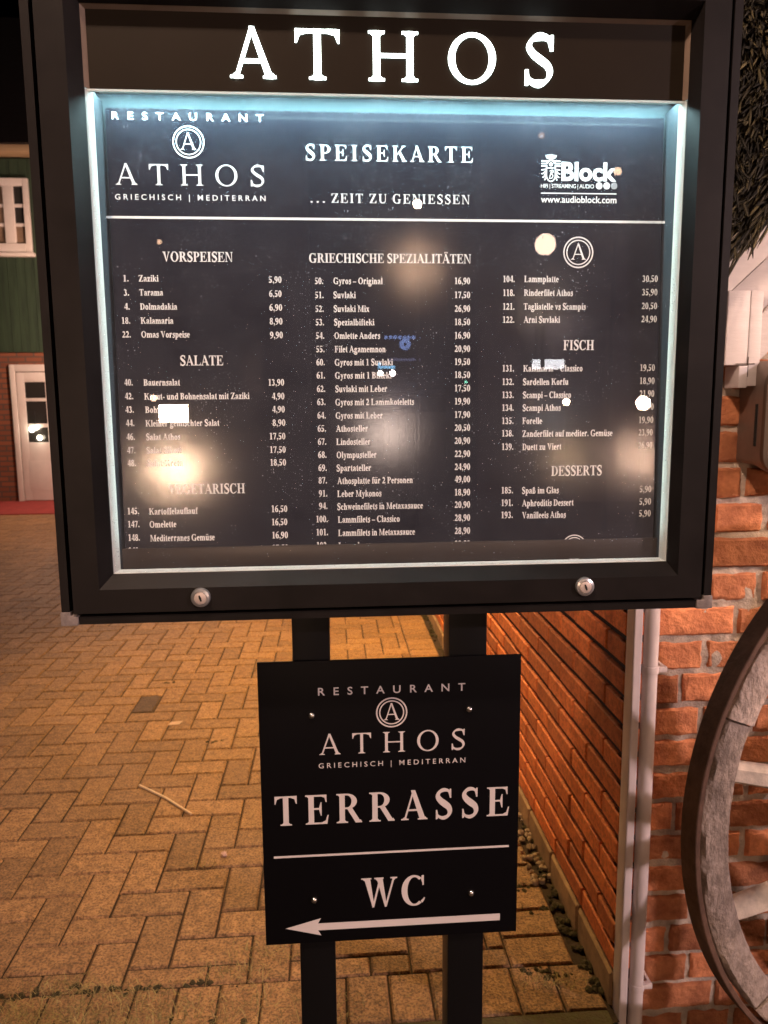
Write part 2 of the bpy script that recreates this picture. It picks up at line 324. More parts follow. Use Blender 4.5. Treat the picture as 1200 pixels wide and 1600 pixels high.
        if ch in 'bp':
            y0, y1 = (0,C) if ch == 'b' else (-205,X)
            p = s.stem(70,y0,y1,w,bot=(ch=='p'),top=False) + [[(10,y1),(70,y1),(70,y1-50),(10,y1-24)]]
            return p + q_arc(280,230,240,244,240-w,244-t*1.6,-115,115,22,icx=270), 556
        if ch in 'dq':
            y0, y1 = (0,C) if ch == 'd' else (-205,X)
            p = s.stem(350,y0,y1,w,bot=(ch=='q'),top=False) + ([[(280,y1),(350,y1),(350,y1-50),(280,y1-24)],[(350+w,0),(350+w,40),(540,34),(540,10)]] if ch == 'd' else [])
            return p + q_arc(270,230,240,244,240-w,244-t*1.6,65,295,22,icx=280), 556
        if ch == 'c': return q_arc(250,230,225,244,225-w,244-t*1.6,55,310,20,icx=262) + q_disc(358,350,62), 444
        if ch == 'e': return q_arc(240,230,215,244,215-w,244-t*1.5,0,312,26,icx=250) + q_rect(130,235,400,235+t*1.4) + q_rect(455-w*.75,235,455,250), 444
        if ch == 'f': return s.stem(95,0,520,w,top=False) + q_rect(20,X-34,330,X) + q_arc(95+150,530,150,160,150-w,160-t*1.5,60,180,12) + q_disc(320,615,58), 333
        if ch == 'g': return q_arc(220,315,190,160,190-w,160-t*1.4,0,360,24) + q_rect(330,400,480,450) + q_stroke([(150,160,t*1.5),(75,105,t*2),(95,45,w*.7),(250,15,w*.95),(400,0,w*.9),(440,-75,w*.6),(360,-165,t*2),(220,-190,t*2),(80,-160,t*2),(50,-95,t*2),(110,-20,t*1.5)]), 500
        if ch == 'h': return s.stem(65,0,C,w,top=False,bo=(50,40)) + [[(10,C),(65,C),(65,C-50),(10,C-24)]] + q_arc(320,300,172,173,172-w*.98,173-t*2.2,0,160,14) + s.stem(492-w,0,305,w,top=False,bo=(40,50)), 556
        if ch in 'ij':
            if ch == 'i': p = s.stem(70,0,X,w,top=False,bo=(50,50))
            else: p = q_rect(110,-60,110+w,X) + q_arc(60,-60,50+w,145,50,145-t*1.5,-110,0,10) + q_disc(-10,-140,56)
            x = 70 if ch == 'i' else 110
            return p + [[(x-55,X),(x,X),(x,X-50),(x-55,X-24)]] + q_disc(x+w/2,612,76), 278 if ch == 'i' else 333
        if ch == 'k': return s.stem(65,0,C,w,top=False,bo=(50,30)) + [[(10,C),(65,C),(65,C-50),(10,C-24)]] + D(230,215,420,X-10,t*1.8) + [[(230,270),(330,330),(560,0),(405,0)]] + s.foot(400,450,X,-1,50,60) + s.foot(440,530,0,1,50,25), 556
        if ch == 'l': return s.stem(70,0,C,w,top=False,bo=(50,50)) + [[(10,C),(70,C),(70,C-50),(10,C-24)]], 278
        if ch in 'nmr':
            p = s.stem(65,0,X,w,top=False,bo=(50,40)) + [[(10,X),(65,X),(65,X-50),(10,X-24)]]
            if ch == 'r': return p + q_stroke([(65+w*.8,330,t*2),(270,430,t*2.6),(330,440,t*3.4)]) + q_disc(355,400,68), 444
            p += q_arc(320,300,172,173,172-w*.98,173-t*2.2,0,160,14) + s.stem(492-w,0,305,w,top=False,bo=(40,44))
            if ch == 'm': p += q_arc(597,300,172,173,172-w*.98,173-t*2.2,0,150,14) + s.stem(769-w,0,305,w,top=False,bo=(40,50))
            return p, 556 if ch == 'n' else 833
        if ch == 'o': return q_arc(250,230,226,244,226-w,244-t*1.5,0,360,30), 500
        if ch == 's': return q_stroke([(320,395,t*1.4),(260,440,t*1.9),(170,440,w*.42),(105,375,w*.72),(160,300,w*.86),(260,235,w*.92),(315,145,w*.8),(260,45,w*.5),(170,14,t*2),(85,55,t*1.6)], 4) + q_rect(306,320,306+t,X+5) + q_rect(42,-6,42+t,155) + [[(306,330),(306,X-10),(270,430),(280,400)],[(72,150),(72,0),(110,30),(100,70)]], 389
        if ch == 't': return q_rect(80,105,80+w,X) + [[(80,X),(80+w,X),(80+w,630),(60+w,630)]] + q_rect(15,X-36,300,X) + q_arc(80+w+20,110,20+w,125,20,125-t*2,180,290,12), 333
        if ch == 'u': return q_rect(60,160,60+w,X) + [[(5,X),(60,X),(60,X-50),(5,X-24)]] + q_arc(232,160,172,173,172-w*.98,173-t*2.2,180,345,14) + s.stem(488-w,0,X,w,bot=False,top=False) + [[(430-w,X),(488-w,X),(488-w,X-50),(430-w,X-24)],[(488,0),(488,42),(545,34),(545,10)]], 556
        if ch == 'v': return [[(50,X),(50+w*1.12,X),(275,50),(240,-12)]] + D(252,0,410,X,t*1.5) + s.foot(58,45+w,X,-1,50,36) + s.foot(398,422,X,-1,55,58), 500
        if ch == 'w': return [[(45,X),(45+w*1.1,X),(245,50),(210,-12)]] + D(222,0,340,X*.9,t*1.5) + [[(290,X),(290+w*1.1,X),(490,50),(455,-12)]] + D(467,0,635,X,t*1.5) + s.foot(53,40+w,X,-1,45,30) + s.foot(622,648,X,-1,55,55), 722
        if ch == 'x': return [[(40,X),(40+w*1.2,X),(470,0),(310,0)]] + D(80,0,400,X,t*1.7) + s.foot(60,60+w,X,-1,45,30) + s.foot(390,420,X,-1,50,50) + s.foot(60,90,0,1,45,50) + s.foot(330,440,0,1,35,35), 500
        if ch == 'y': return [[(50,X),(50+w*1.12,X),(275,50),(240,-12)]] + q_stroke([(410,X,t*1.5),(262,40,t*1.6),(190,-130,t*1.8),(120,-170,t*2)]) + q_disc(85,-135,58) + s.foot(58,45+w,X,-1,50,36) + s.foot(398,422,X,-1,55,58), 500
        if ch == 'z': return q_rect(40,X-t*1.4,410,X) + q_rect(30,0,420,t*1.4) + [[(30,0),(30+w*1.2,0),(410,X),(410-w*1.2,X)]] + [[(40,X),(30,340),(60,340),(110,X-t)],[(420,0),(425,140),(395,140),(330,t)]], 444
        if ch == 'ß': return s.stem(70,0,500,w,top=False,bo=(50,0)) + q_arc(255,505,185,180,185-w,180-t*1.6,20,180,18) + q_arc(255,500,175,150,175-w*.8,150-t,-80,20,10) + q_arc(290,190,225,200,225-w,200-t*1.6,-110,95,20), 556
        # figures and marks
        if ch == '0': return q_arc(250,338,226,350,226-w,350-t*1.2,0,360,30), 500
        if ch == '1': return s.stem(185,0,688,w,top=False,bo=(95,95)) + [[(185,688),(185,600),(70,585),(65,610)]], 500
        if ch == '2': return q_arc(235,480,195,208,195-w*1.05,208-t*2,-10,165,18) + q_stroke([(390,470,w*.8),(330,330,w*.7),(200,190,w*.55),(60,60,w*.4)]) + q_rect(25,0,450,w*.75) + [[(450,0),(485,190),(455,190),(400,90)]], 500
        if ch == '3': return q_arc(220,525,185,163,185-w,163-t*1.8,-80,165,18) + q_arc(220,190,225,205,225-w,205-t*1.8,-140,90,20) + q_disc(85,70,55), 500
        if ch == '4': return q_rect(275,0,275+w,688) + q_rect(20,160,475,160+w*.6) + [[(20,160),(70,160),(330,688),(275,688)]], 500
        if ch == '5': return q_rect(110,590,440,676) + [[(110,676),(145,676),(110,380),(60,360)]] + q_arc(200,205,240,220,240-w*1.05,220-t*2,-140,130,22) + q_disc(75,70,52), 500
        if ch == '6': return q_arc(260,215,222,229,222-w,229-t*1.4,0,360,26) + q_stroke([(95,230,w),(130,450,w*.85),(260,620,w*.5),(440,690,t)]), 500
        if ch == '7': return q_rect(40,580,470,676) + [[(330,600),(470,600),(260,0),(150,0)],[(40,676),(15,480),(45,480),(95,590)]], 500
        if ch == '8': return q_arc(250,510,195,178,195-w*.85,178-t*1.4,0,360,24) + q_arc(250,185,222,200,222-w*.95,200-t*1.4,0,360,26), 500
        if ch == '9': return q_arc(240,460,222,229,222-w,229-t*1.4,0,360,26) + q_stroke([(405,445,w),(370,225,w*.85),(240,55,w*.5),(60,-14,t)]), 500
        if ch == '.': return q_disc(125,78,84), 250
        if ch == ',': return q_disc(125,78,80) + q_stroke([(165,60,70),(165,-60,50),(80,-160,16)]), 250
        if ch == '-': return q_rect(35,175,300,275), 333
        if ch == '–': return q_rect(0,185,500,265), 500
        if ch == '…': return q_disc(150,70,66) + q_disc(480,70,66) + q_disc(810,70,66), 960
        return [], 300
BOLD = Face(178, 62, 40, 164, 78)
HEAD = Face(150, 40, 30, 140, 82)
SECT = Face(166, 46, 34, 150, 84)
BOOK = Face(92, 38, 24, 88, 66)
LITF = Face(100, 48, 32, 100, 68)
SERIF_CAP = 676.0
def layout(face, txt, track=0):
    out = []; x = 0
    for ch in txt:
        p, a = face.glyph(ch); out += [[(px + x, py) for px, py in q] for q in p]; x += a + track
    lo = min(p[0] for q in out for p in q); hi = max(p[0] for q in out for p in q)
    return out, lo, hi
class Plane2D:
    """a flat printed surface: u runs right, v up, n out of the face"""
    def __init__(s, o, u, v): s.o = Vector(o); s.u = Vector(u).normalized(); s.v = Vector(v).normalized(); s.n = s.u.cross(s.v); s.k = 0
    def P(s, x, y, h=0.0): return s.o + s.u*x + s.v*y + s.n*h
    def hit(s, px, py):           # surface coordinates seen at a photograph pixel
        d = ray(px, py); c = Vector((0,0,EYE)); t = (s.o - c).dot(s.n) / d.dot(s.n); q = c + d*t - s.o
        return q.dot(s.u), q.dot(s.v)
LIFT = .00025
def put(mb, pl, quads, x0, y0, sx, sy, lift=LIFT):
    for q in quads:
        pl.k = (pl.k + 1) % 9
        pts = [pl.P(x0 + x*sx, y0 + y*sy, lift + pl.k*4e-6) for x, y in q]
        n = (pts[1]-pts[0]).cross(pts[2]-pts[0])
        if n.length < 1e-14 and len(pts) > 3: n = (pts[2]-pts[0]).cross(pts[3]-pts[0])
        if n.dot(pl.n) < 0: pts.reverse()
        mb.poly(pts)
def word(mb, pl, face, txt, xl, xr, yb, cap, track=0, yr=None):
    """text fitted between photograph columns xl..xr with its baseline at row yb; cap height in photograph pixels"""
    yr = yb if yr is None else yr
    a = pl.hit(xl, yb); b = pl.hit(xr, yr)
    quads, lo, hi = layout(face, txt, track)
    sx = (b[0]-a[0]) / (hi-lo); c = pl.hit(xl, yb-cap); sy = (c[1]-a[1]) / SERIF_CAP
    put(mb, pl, quads, a[0] - lo*sx, (a[1]+b[1])/2, sx, sy)
def sans(mb, pl, txt, xl, xr, yb, cap, bold=0.0, space=1.0, yr=None):
    """the same with the plain built-in sans letterform"""
    cu = bpy.data.curves.new('t', 'FONT'); cu.body = txt; cu.size = 1; cu.offset = bold; cu.space_character = space; cu.resolution_u = 3; cu.fill_mode = 'FRONT'
    o = bpy.data.objects.new('t', cu); COL.objects.link(o)
    dg = bpy.context.evaluated_depsgraph_get(); me = o.evaluated_get(dg).to_mesh()
    vs = [v.co.copy() for v in me.vertices]; fs = [tuple(p.vertices) for p in me.polygons]
    o.evaluated_get(dg).to_mesh_clear(); bpy.data.objects.remove(o); bpy.data.curves.remove(cu)
    lo = min(v.x for v in vs); hi = max(v.x for v in vs); capu = .729 if txt != txt.lower() else max(v.y for v in vs)
    yr = yb if yr is None else yr
    a = pl.hit(xl, yb); b = pl.hit(xr, yr); c = pl.hit(xl, yb-cap); sx = (b[0]-a[0])/(hi-lo); sy = (c[1]-a[1])/capu; y0 = (a[1]+b[1])/2
    for f in fs:
        pts = [pl.P(a[0] + (vs[i].x-lo)*sx, y0 + vs[i].y*sy, LIFT) for i in f]
        if (pts[1]-pts[0]).cross(pts[2]-pts[0]).dot(pl.n) < 0: pts.reverse()
        mb.poly(pts)
def ring(mb, pl, px, py, r, band, n=48):
    c = pl.hit(px, py); e = pl.hit(px + r, py); k = (e[0]-c[0]) / r
    put(mb, pl, q_arc(0, 0, r, r, r-band, r-band, 0, 360, n), c[0], c[1], k, k)
def disc(mb, pl, px, py, r):
    c = pl.hit(px, py); e = pl.hit(px + r, py); put(mb, pl, q_disc(0, 0, e[0]-c[0], 24), c[0], c[1], 1, 1)
def bar(mb, pl, x0, x1, y, th, y1=None):
    a = pl.hit(x0, y); b = pl.hit(x1, y if y1 is None else y1); v = (a[1]+b[1])/2; h = th/FPX*.84/2
    put(mb, pl, [[(a[0],v-h),(b[0],v-h),(b[0],v+h),(a[0],v+h)]], 0, 0, 1, 1)
def monogram(mb, pl, px, py, r, k=1.0):
    ring(mb, pl, px, py, r, r*.09); ring(mb, pl, px, py, r*.80, r*.075)
    word(mb, pl, BOOK, 'A', px - r*.50, px + r*.50, py + r*.48, r*1.06)
# ------------------------------------------------------------------ ground
M['ground'] = mat('earth_ground', (.05,.035,.022), .95, var=.4, vscale=3)
M['joint'] = mat('sand_joint', (.040,.023,.013), .95, var=.4, vscale=25, bump=.6, bscale=200, bdist=.003)
M['paver'] = mat('brown_concrete_paver', (.30,.155,.064), .62, var=.34, vscale=34, bump=1.0, bscale=210, bdist=.0045, rnd=.2, detail=7, grain=.55, gscale=150, col2=(.47,.265,.115))
g = MB(); g.poly([(-150,-150,-.16),(150,-150,-.16),(150,150,-.16),(-150,150,-.16)]); tag(g.build('ground', M['ground']), kind='structure')
jb = MB(); jb.poly([(-9,1.48,-.006),(.63,1.48,-.006),(.63,10.2,-.006),(-9,10.2,-.006)]); tag(jb.build('paving_bed', M['joint']), kind='structure')
U = .1005
OX, OY = -.827 - 60*U*4/4, 1.7285 - 60*U*4/4
pv = MB(); tone = []
rnd = random.Random(3)
def paver(x0, y0, x1, y1, t=None, dz=None):
    gq = .0017 + rnd.random()*.0016; x0 += gq; y0 += gq; x1 -= gq; y1 -= gq
    z = (rnd.random()-.5)*.0026 if dz is None else dz; tx, ty = (rnd.random()-.5)*.012, (rnd.random()-.5)*.012
    c = .0048; zz = lambda x, y: z + (x-(x0+x1)/2)*tx + (y-(y0+y1)/2)*ty
    k = len(pv.v)
    J = lambda: (rnd.random()-.5)*.0018
    o = [(x0,y0),(x1,y0),(x1,y1),(x0,y1)]; i_ = [(x0+c+J(),y0+c+J()),(x1-c+J(),y0+c+J()),(x1-c+J(),y1-c+J()),(x0+c+J(),y1-c+J())]
    pv.v += [(x,y,-.02) for x,y in o] + [(x,y,zz(x,y)-.0055) for x,y in o] + [(x,y,zz(x,y)) for x,y in i_]
    F = [(8,9,10,11)] + [(a+4,b_+4,b_+8,a+8) for a,b_ in ((0,1),(1,2),(2,3),(3,0))] + [(a,b_,b_+4,a+4) for a,b_ in ((0,1),(1,2),(2,3),(3,0))]
    for f in F: pv.f.append(tuple(k+j for j in f)); pv.mi.append(0)
    tv = rnd.random() if t is None else t
    tone.extend([tv]*9)
YB, XB = 1.662, .425
for i in range(-10, 150):
    for j in range(-10, 170):
        s = (i - j) % 4
        x = OX + i*U; y = OY + j*U
        if s == 0: a = (x, y, x+2*U, y+U)
        elif s == 3: a = (x, y, x+U, y+2*U)
        else: continue
        x0, y0, x1, y1 = max(a[0],-8.8), max(a[1],YB), min(a[2],XB), min(a[3],10.1)
        if x1-x0 < .02 or y1-y0 < .02: continue
        dark = x0 < -.885 < x1 and y0 < 3.47 < y1
        paver(x0, y0, x1, y1, -1.25 if dark else None)
y = YB                                      # border course along the brick wall, then the header row by the kerb
while y < 10:
    paver(XB, y, .585, y+.1015); y += .1015
x = -3.2
while x < .55:
    paver(x, YB-.150, x+.1005, YB); x += .1005
po = pv.build('pavement', M['paver'], recalc=False); set_tone(po, tone); tag(po, kind='structure')
# kerb with moss
M['kerb'] = mat('mossy_kerb', (.13,.095,.05), .95, var=.4, vscale=45, bump=.9, bscale=150, bdist=.004, col2=(.085,.085,.028))
kb = MB()
for i in range(5):
    kb.box((-2.48+i*.62,1.42,-.2),(-2.48+i*.62+.612,1.508,.004))
tag(kb.build('kerb', M['kerb'], bevel=.006), kind='structure')
# moss, dry grass and grit: nobody could count these
M['grass'] = mat('dry_grass', (.34,.27,.11), .9, rnd=.6)
M['moss'] = mat('moss', (.050,.040,.016), 1.0, var=.5, vscale=80, bump=1, bscale=300, bdist=.004)
gm = MB(); tn = []
rg = random.Random(11)
def blade(x, y, h, lean, wd=.0012):
    a = rg.random()*6.283; dx, dy = math.cos(a), math.sin(a); px, py = -dy*wd, dx*wd
    z0 = 0.0; x1, y1 = x+dx*lean*.4, y+dy*lean*.4; x2, y2 = x+dx*lean, y+dy*lean
    gm.poly([(x-px,y-py,z0),(x+px,y+py,z0),(x1+px*.8,y1+py*.8,z0+h*.7),(x1-px*.8,y1-py*.8,z0+h*.7)])
    gm.poly([(x1-px*.8,y1-py*.8,z0+h*.7),(x1+px*.8,y1+py*.8,z0+h*.7),(x2,y2,z0+h)]); t = rg.random(); tn.extend([t,t])
for _ in range(1300):
    x = rg.triangular(-1.1,.1,-.62); y = rg.triangular(1.48,1.68,1.53); blade(x, y, .006+rg.random()*.018, .01+rg.random()*.03, .0008)
for cx, cy, n, sp in ((-.18,1.76,120,.05),(-.27,1.70,110,.05),(-.66,1.68,160,.06),(-.52,1.63,150,.07),(.50,1.60,120,.04),(.47,1.97,50,.03),(-.4,2.14,30,.02),(.05,1.57,60,.12),(-.75,1.60,260,.09)):
    for _ in range(n): blade(rg.gauss(cx,sp), rg.gauss(cy,sp*.35), .004+rg.random()*.014, .006+rg.random()*.02, .0008)
go = gm.build('grass', M['grass'], recalc=False); set_tone(go, tn); tag(go, 'short dry grass in the paving joints along the kerb', kind='stuff')
mm = MB()
def lump(mb, x, y, z, r, sq=.5, n=7, rows=4):
    k = len(mb.v)
    for j in range(rows+1):
        t = math.pi*j/rows
        for i in range(n):
            u = 2*math.pi*i/n; rr = r*(.75+.5*rg.random()); mb.v.append((x+rr*math.sin(t)*math.cos(u), y+rr*math.sin(t)*math.sin(u), z+sq*rr*math.cos(t)))
    for j in range(rows):
        for i in range(n):
            i2 = (i+1)%n; mb.f.append((k+j*n+i,k+(j+1)*n+i,k+(j+1)*n+i2,k+j*n+i2)); mb.mi.append(mb.cur)
for _ in range(260):
    x = rg.triangular(-1.0,-.2,-.7); y = rg.uniform(1.50,1.57) if rg.random()<.75 else YB+rg.gauss(0,.01); lump(mm, x, y, -.001, .003+rg.random()*.008, .35)
for _ in range(170):
    lump(mm, rg.uniform(.585,.625), 1.56+rg.random()**1.6*4, .0, .004+rg.random()*.010, .5)
for cx, cy in ((.535,1.96),(.56,1.86),(.49,1.64),(-.83,3.7),(-.5,3.0),(.53,1.62)):
    for _ in range(11): lump(mm, rg.gauss(cx,.022), rg.gauss(cy,.008), 0, .003+rg.random()*.006, .4)
tag(mm.build('moss', M['moss'], smooth=True), 'dark green moss growing in joints and along the brick wall', kind='stuff')
M['pebble'] = mat('pale_gravel', (.36,.26,.18), .8, var=.3, vscale=60)
pm = MB()
for _ in range(90):
    lump(pm, rg.uniform(.57,.625), rg.uniform(1.95,2.7), .004, .005+rg.random()*.008, .7)
tag(pm.build('gravel', M['pebble'], smooth=True), 'pale pebbles in the gap between paving and brick wall', kind='stuff')
M['straw'] = mat('pale_straw', (.80,.62,.42), .7)
st = MB(); a = on_ground(218,1229); b_ = on_ground(258,1248); c_ = on_ground(299,1274)
for p, q in ((a,b_),(b_,c_)): st.tube((p.x,p.y,.005),(q.x,q.y,.005),.0042,.0042,8)
tag(st.build('straw', M['straw'], smooth=True), 'single pale bent straw lying on the brown paving', 'straw')
sn = on_ground(350,1338); sb = MB(); lump(sb, sn.x, sn.y, .007, .010, .8, 10, 6)
tag(sb.build('pebble', mat('pink_pebble',(.55,.36,.30),.7), smooth=True), 'small pinkish pebble lying alone on the paving below the straw', 'pebble')
lf = MB(); sn = on_ground(274,1132); lf.poly([(sn.x-.03,sn.y-.012,.003),(sn.x+.02,sn.y-.014,.005),(sn.x+.032,sn.y+.006,.012),(sn.x-.02,sn.y+.012,.006)])
lf.prism([(sn.x-.03,sn.y-.012,.004),(sn.x+.02,sn.y-.014,.006),(sn.x+.032,sn.y+.006,.013),(sn.x-.02,sn.y+.012,.007)],(0,0,.0008))
tag(lf.build('leaf', mat('dry_leaf',(.70,.50,.38),.8)), 'small pale dry leaf lying on the paving near the dark paver', 'leaf')

# ------------------------------------------------------------------ display case on two posts
CY = .80                                        # front of the frame
case = thing('display_case', 'black glazed menu display case with lit header letters standing on two square posts', 'display case', (.07,.83,0))
XL, XR, ZB, ZT = -.289, .428, 1.149, 1.812
def hollow(mb, xo0, xo1, zo0, zo1, yo, xi0, xi1, zi0, zi1, yi):
    O = [(xo0,yo,zo0),(xo1,yo,zo0),(xo1,yo,zo1),(xo0,yo,zo1)]; I = [(xi0,yi,zi0),(xi1,yi,zi0),(xi1,yi,zi1),(xi0,yi,zi1)]
    for i in range(4):
        j = (i+1)%4; mb.poly([O[i],O[j],I[j],I[i]])
# housing tray: back, outer rim
hb = MB(); hb.box((XL+.004,.862,ZB+.004),(XR-.004,.868,ZT-.004)); hb.build('back_panel', M['black'], case)
rm = MB()
hollow(rm, XL,XR,ZB,ZT,CY+.003, XL+.0085,XR-.0085,ZB+.0085,ZT-.0085,CY+.003)
hollow(rm, XL,XR,ZB,ZT,.870, XL,XR,ZB,ZT,CY+.003)
hollow(rm, XL+.0085,XR-.0085,ZB+.0085,ZT-.0085,CY+.003, XL+.0085,XR-.0085,ZB+.0085,ZT-.0085,.861)
rm.build('outer_rim', M['frame'], case, bevel=.0008, recalc=False)
# door frame: flat face then bevel down to the opening
FX0, FX1, FZ0, FZ1 = XL+.0135, XR-.0135, ZB+.0125, ZT-.0135
BX0, BX1, BZ0, BZ1 = -.2475, .3865, 1.1872, 1.7815
OX0, OX1, OZ0, OZ1 = -.2365, .3800, 1.2005, 1.7700
df = MB()
hollow(df, FX0,FX1,FZ0,FZ1,.850, FX0,FX1,FZ0,FZ1,CY)
hollow(df, FX0,FX1,FZ0,FZ1,CY, BX0,BX1,BZ0,BZ1,CY)
hollow(df, BX0,BX1,BZ0,BZ1,CY, OX0,OX1,OZ0,OZ1,.8155)
hollow(df, OX0,OX1,OZ0,OZ1,.8155, OX0,OX1,OZ0,OZ1,.8225)
df.build('door_frame', M['frame'], case, bevel=.0009, recalc=False)
gp = MB(); hollow(gp, XL+.009,XR-.009,ZB+.009,ZT-.009,.846, FX0+.001,FX1-.001,FZ0+.001,FZ1-.001,.846); gp.build('seal', M['gap'], case, recalc=False)
# small dark mark on the frame
# white lining of the lit part, brown lining of the header part
HZ = 1.6935
ln = MB()
LX0, LX1, LZ0 = OX0+.0061, OX1-.0061, OZ0+.0034
def quad2(mb, a, b, c, d): mb.poly([a,b,c,d])
ln.poly([(OX0,.8175,OZ0),(OX0,.8175,HZ),(LX0,.8235,HZ),(LX0,.8235,LZ0)][::-1])
ln.poly([(OX1,.8175,OZ0),(OX1,.8175,HZ),(LX1,.8235,HZ),(LX1,.8235,LZ0)])
ln.poly([(OX0,.8175,OZ0),(OX1,.8175,OZ0),(LX1,.8235,LZ0),(LX0,.8235,LZ0)][::-1])
ln.box((OX0+.0003,.8195,HZ-.0024),(OX1-.0003,.8222,HZ-.0002))
ln.build('lining', M['lining'], case, recalc=False)
iw = mat('blue_grey_inner_wall',(.035,.045,.055),.6)
li = MB(); li.poly([(LX0,.8235,HZ),(LX0,.858,HZ),(LX0,.858,LZ0),(LX0,.8235,LZ0)]); li.build('inner_wall', iw, case, recalc=False)
li = MB(); li.poly([(LX1,.8235,HZ),(LX1,.858,HZ),(LX1,.858,LZ0),(LX1,.8235,LZ0)][::-1]); li.build('inner_wall', iw, case, recalc=False)
lh = MB()
lh.poly([(OX0,.8158,HZ),(OX0,.8158,OZ1),(OX0+.006,.824,OZ1-.005),(OX0+.006,.824,HZ)]); lh.poly([(OX1,.8158,HZ),(OX1,.8158,OZ1),(OX1-.006,.824,OZ1-.005),(OX1-.006,.824,HZ)]); lh.poly([(OX0,.8158,OZ1),(OX1,.8158,OZ1),(OX1-.006,.824,OZ1-.005),(OX0+.006,.824,OZ1-.005)])
lh.build('header_lining', M['frame_in'], case)
# header panel with lit letters
hp = MB(); hp.box((OX0+.004,.8205,HZ+.0006),(OX1-.004,.8235,OZ1-.002)); hdr = hp.build('header_panel', M['header'], case)
HP = Plane2D((0,.8200,1.73), (1,0,0), (0,0,1))
for ch, xl, xr, yb, ch_ in (('A',360,432,120,78),('T',462,531,121.5,79),('H',576,653,124.5,77),('O',700,774,129,78),('S',820,863,131.5,77)):
    lm = MB(); quads, lo, hi = layout(LITF, ch)
    a = HP.hit(xl, yb); b_ = HP.hit(xr, yb); sx = (b_[0]-a[0])/(hi-lo); sy = .0470/676; z0 = 1.7066 if ch not in 'OS' else 1.7062
    for q in quads:
        pts = [HP.P(a[0]+(x-lo)*sx, z0-1.73+y*sy, .0012) for x, y in q]
        lm.prism(pts, (0,.0018,0))
    lm.build('header_letter', M['letter_lit'], case)
# led strip under the header, backboard behind the sheet, ledge below it
ld = MB(); ld.box((OX0+.008,.8245,HZ+.0070),(OX1-.008,.838,HZ+.0090)); ld.build('light_strip', M['led'], case)
al = bpy.data.lights.new('strip_light', 'AREA'); al.shape = 'RECTANGLE'; al.size = OX1-OX0-.018; al.size_y = .0125; al.energy = LED_W; al.color = LED_C
ao = bpy.data.objects.new('strip_light', al); COL.objects.link(ao); ao.parent = case; ao.location = Vector(((OX0+OX1)/2,.8312,HZ+.0066)) - case.location
for xa in (OX0+.0006, OX1-.0022):
    ld = MB(); ld.box((xa,.832,1.235),(xa+.0016,.846,HZ-.004)); ld.build('added_side_strip', M['added_side_led'], case)  # assumed strips, added behind the lining to make it glow
lt = MB(); lt.box((OX0+.004,.8238,HZ+.0092),(OX1-.004,.858,HZ+.0130)); lt.build('light_housing', M['lining'], case)
bb = MB(); bb.box((OX0+.002,.8555,OZ0),(OX1-.002,.860,HZ+.013)); bb.build('backboard', M['backboard'], case)
lg = MB(); lg.box((LX0+.0015,.8262,OZ0+.0035),(LX1-.0015,.8285,1.2262)); lg.build('ledge', M['ledge'], case, bevel=.0005)
gl = MB(); gl.box((OX0+.0002,.8190,OZ0+.0008),(OX1-.0002,.8202,HZ-.0002)); gl.mi = [0 if f == (0,1,5,4) else 1 for f in gl.f]; gl.build('glass_pane', [M['glass'], M['clear']], case)
# locks
for px, py in ((314,933),(913,916)):
    c = on_y(px, py, CY)
    lk = MB(); lk.lathe(c, (0,-1,0), [(.0105,-.002),(.0105,.0025),(.0098,.0042),(.0072,.0052),(.0070,.0046),(.0068,.0046)], 32); lo_ = lk.build('lock', M['chrome'], case, smooth=True, recalc=False)
    cc = MB(); cc.lathe(c, (0,-1,0), [(.0068,.003),(.0066,.0054),(.0055,.0058),(0.0001,.0058)], 28); cc.build('lock_cylinder', M['brass_face'], lo_, smooth=True, recalc=False)
    kh = MB(); t = R(18); kh.prism([(c.x + x*math.cos(t)-z*math.sin(t), CY-.0062, c.z + x*math.sin(t)+z*math.cos(t)) for x,z in ((-.0007,-.0034),(.0007,-.0034),(.0013,.0),(.0007,.0034),(-.0007,.0034),(-.0013,0))], (0,.001,0)); kh.build('keyhole', M['gap'], lo_)
# corner caps
for s, x in ((1,XL),(-1,XR)):
    cm = MB(); y = CY+.001
    pts = [(x-s*.0012,ZB-.001),(x+s*.012,ZB-.001),(x+s*.0175,ZB-.001),(x+s*.0175,ZB+.0095),(x+s*.0095,ZB+.0095),(x+s*.0095,ZB+.014),(x-s*.0012,ZB+.014)]
    cm.prism([(px,y,pz) for px,pz in pts], (0,.03,0)); cm.build('corner_cap', M['cap'], case, bevel=.0016)
# posts
for x0, x1 in ((-.0495,-.0045),(.1392,.1858)):
    p = MB(); p.box((x0,.872,-.25),(x1,.917,1.86)); p.build('post', M['black'], case, bevel=.002)
    q = MB(); q.box((x0+.004,.8705,1.16),(x1-.004,.8718,1.20)); q.build('bracket', M['black'], case)

# ------------------------------------------------------------------ menu sheet
KT = .040
MP = Plane2D((0,.8305,1.2), (1,0,0), (0,KT,1))
def sheet_y(z): return .8305 + KT*(z-1.2)
sx0, sx1, sz0, sz1 = LX0+.004, LX1-.004, 1.206, 1.2 + (MP.hit(160,171.5)[1]+MP.hit(985,180.5)[1])/2/math.sqrt(1+KT*KT)
sh = MB()
A = [(sx0,sheet_y(sz0),sz0),(sx1,sheet_y(sz0),sz0),(sx1,sheet_y(sz1),sz1),(sx0,sheet_y(sz1),sz1)]
sh.prism(A, (0,.0012,0)); menu = sh.build('menu_sheet', M['sheet'])
tag(menu, 'black laminated restaurant menu sheet with white print inside the lit case', 'menu')
def printed(name): return MB()
logo = MB()
sans(logo, MP, 'RESTAURANT', 175, 412, 188.5, 12.5, .012, 2.3)
monogram(logo, MP, 294.5, 222, 25)
word(logo, MP, BOOK, 'ATHOS', 181, 413, 290, 33, 330)
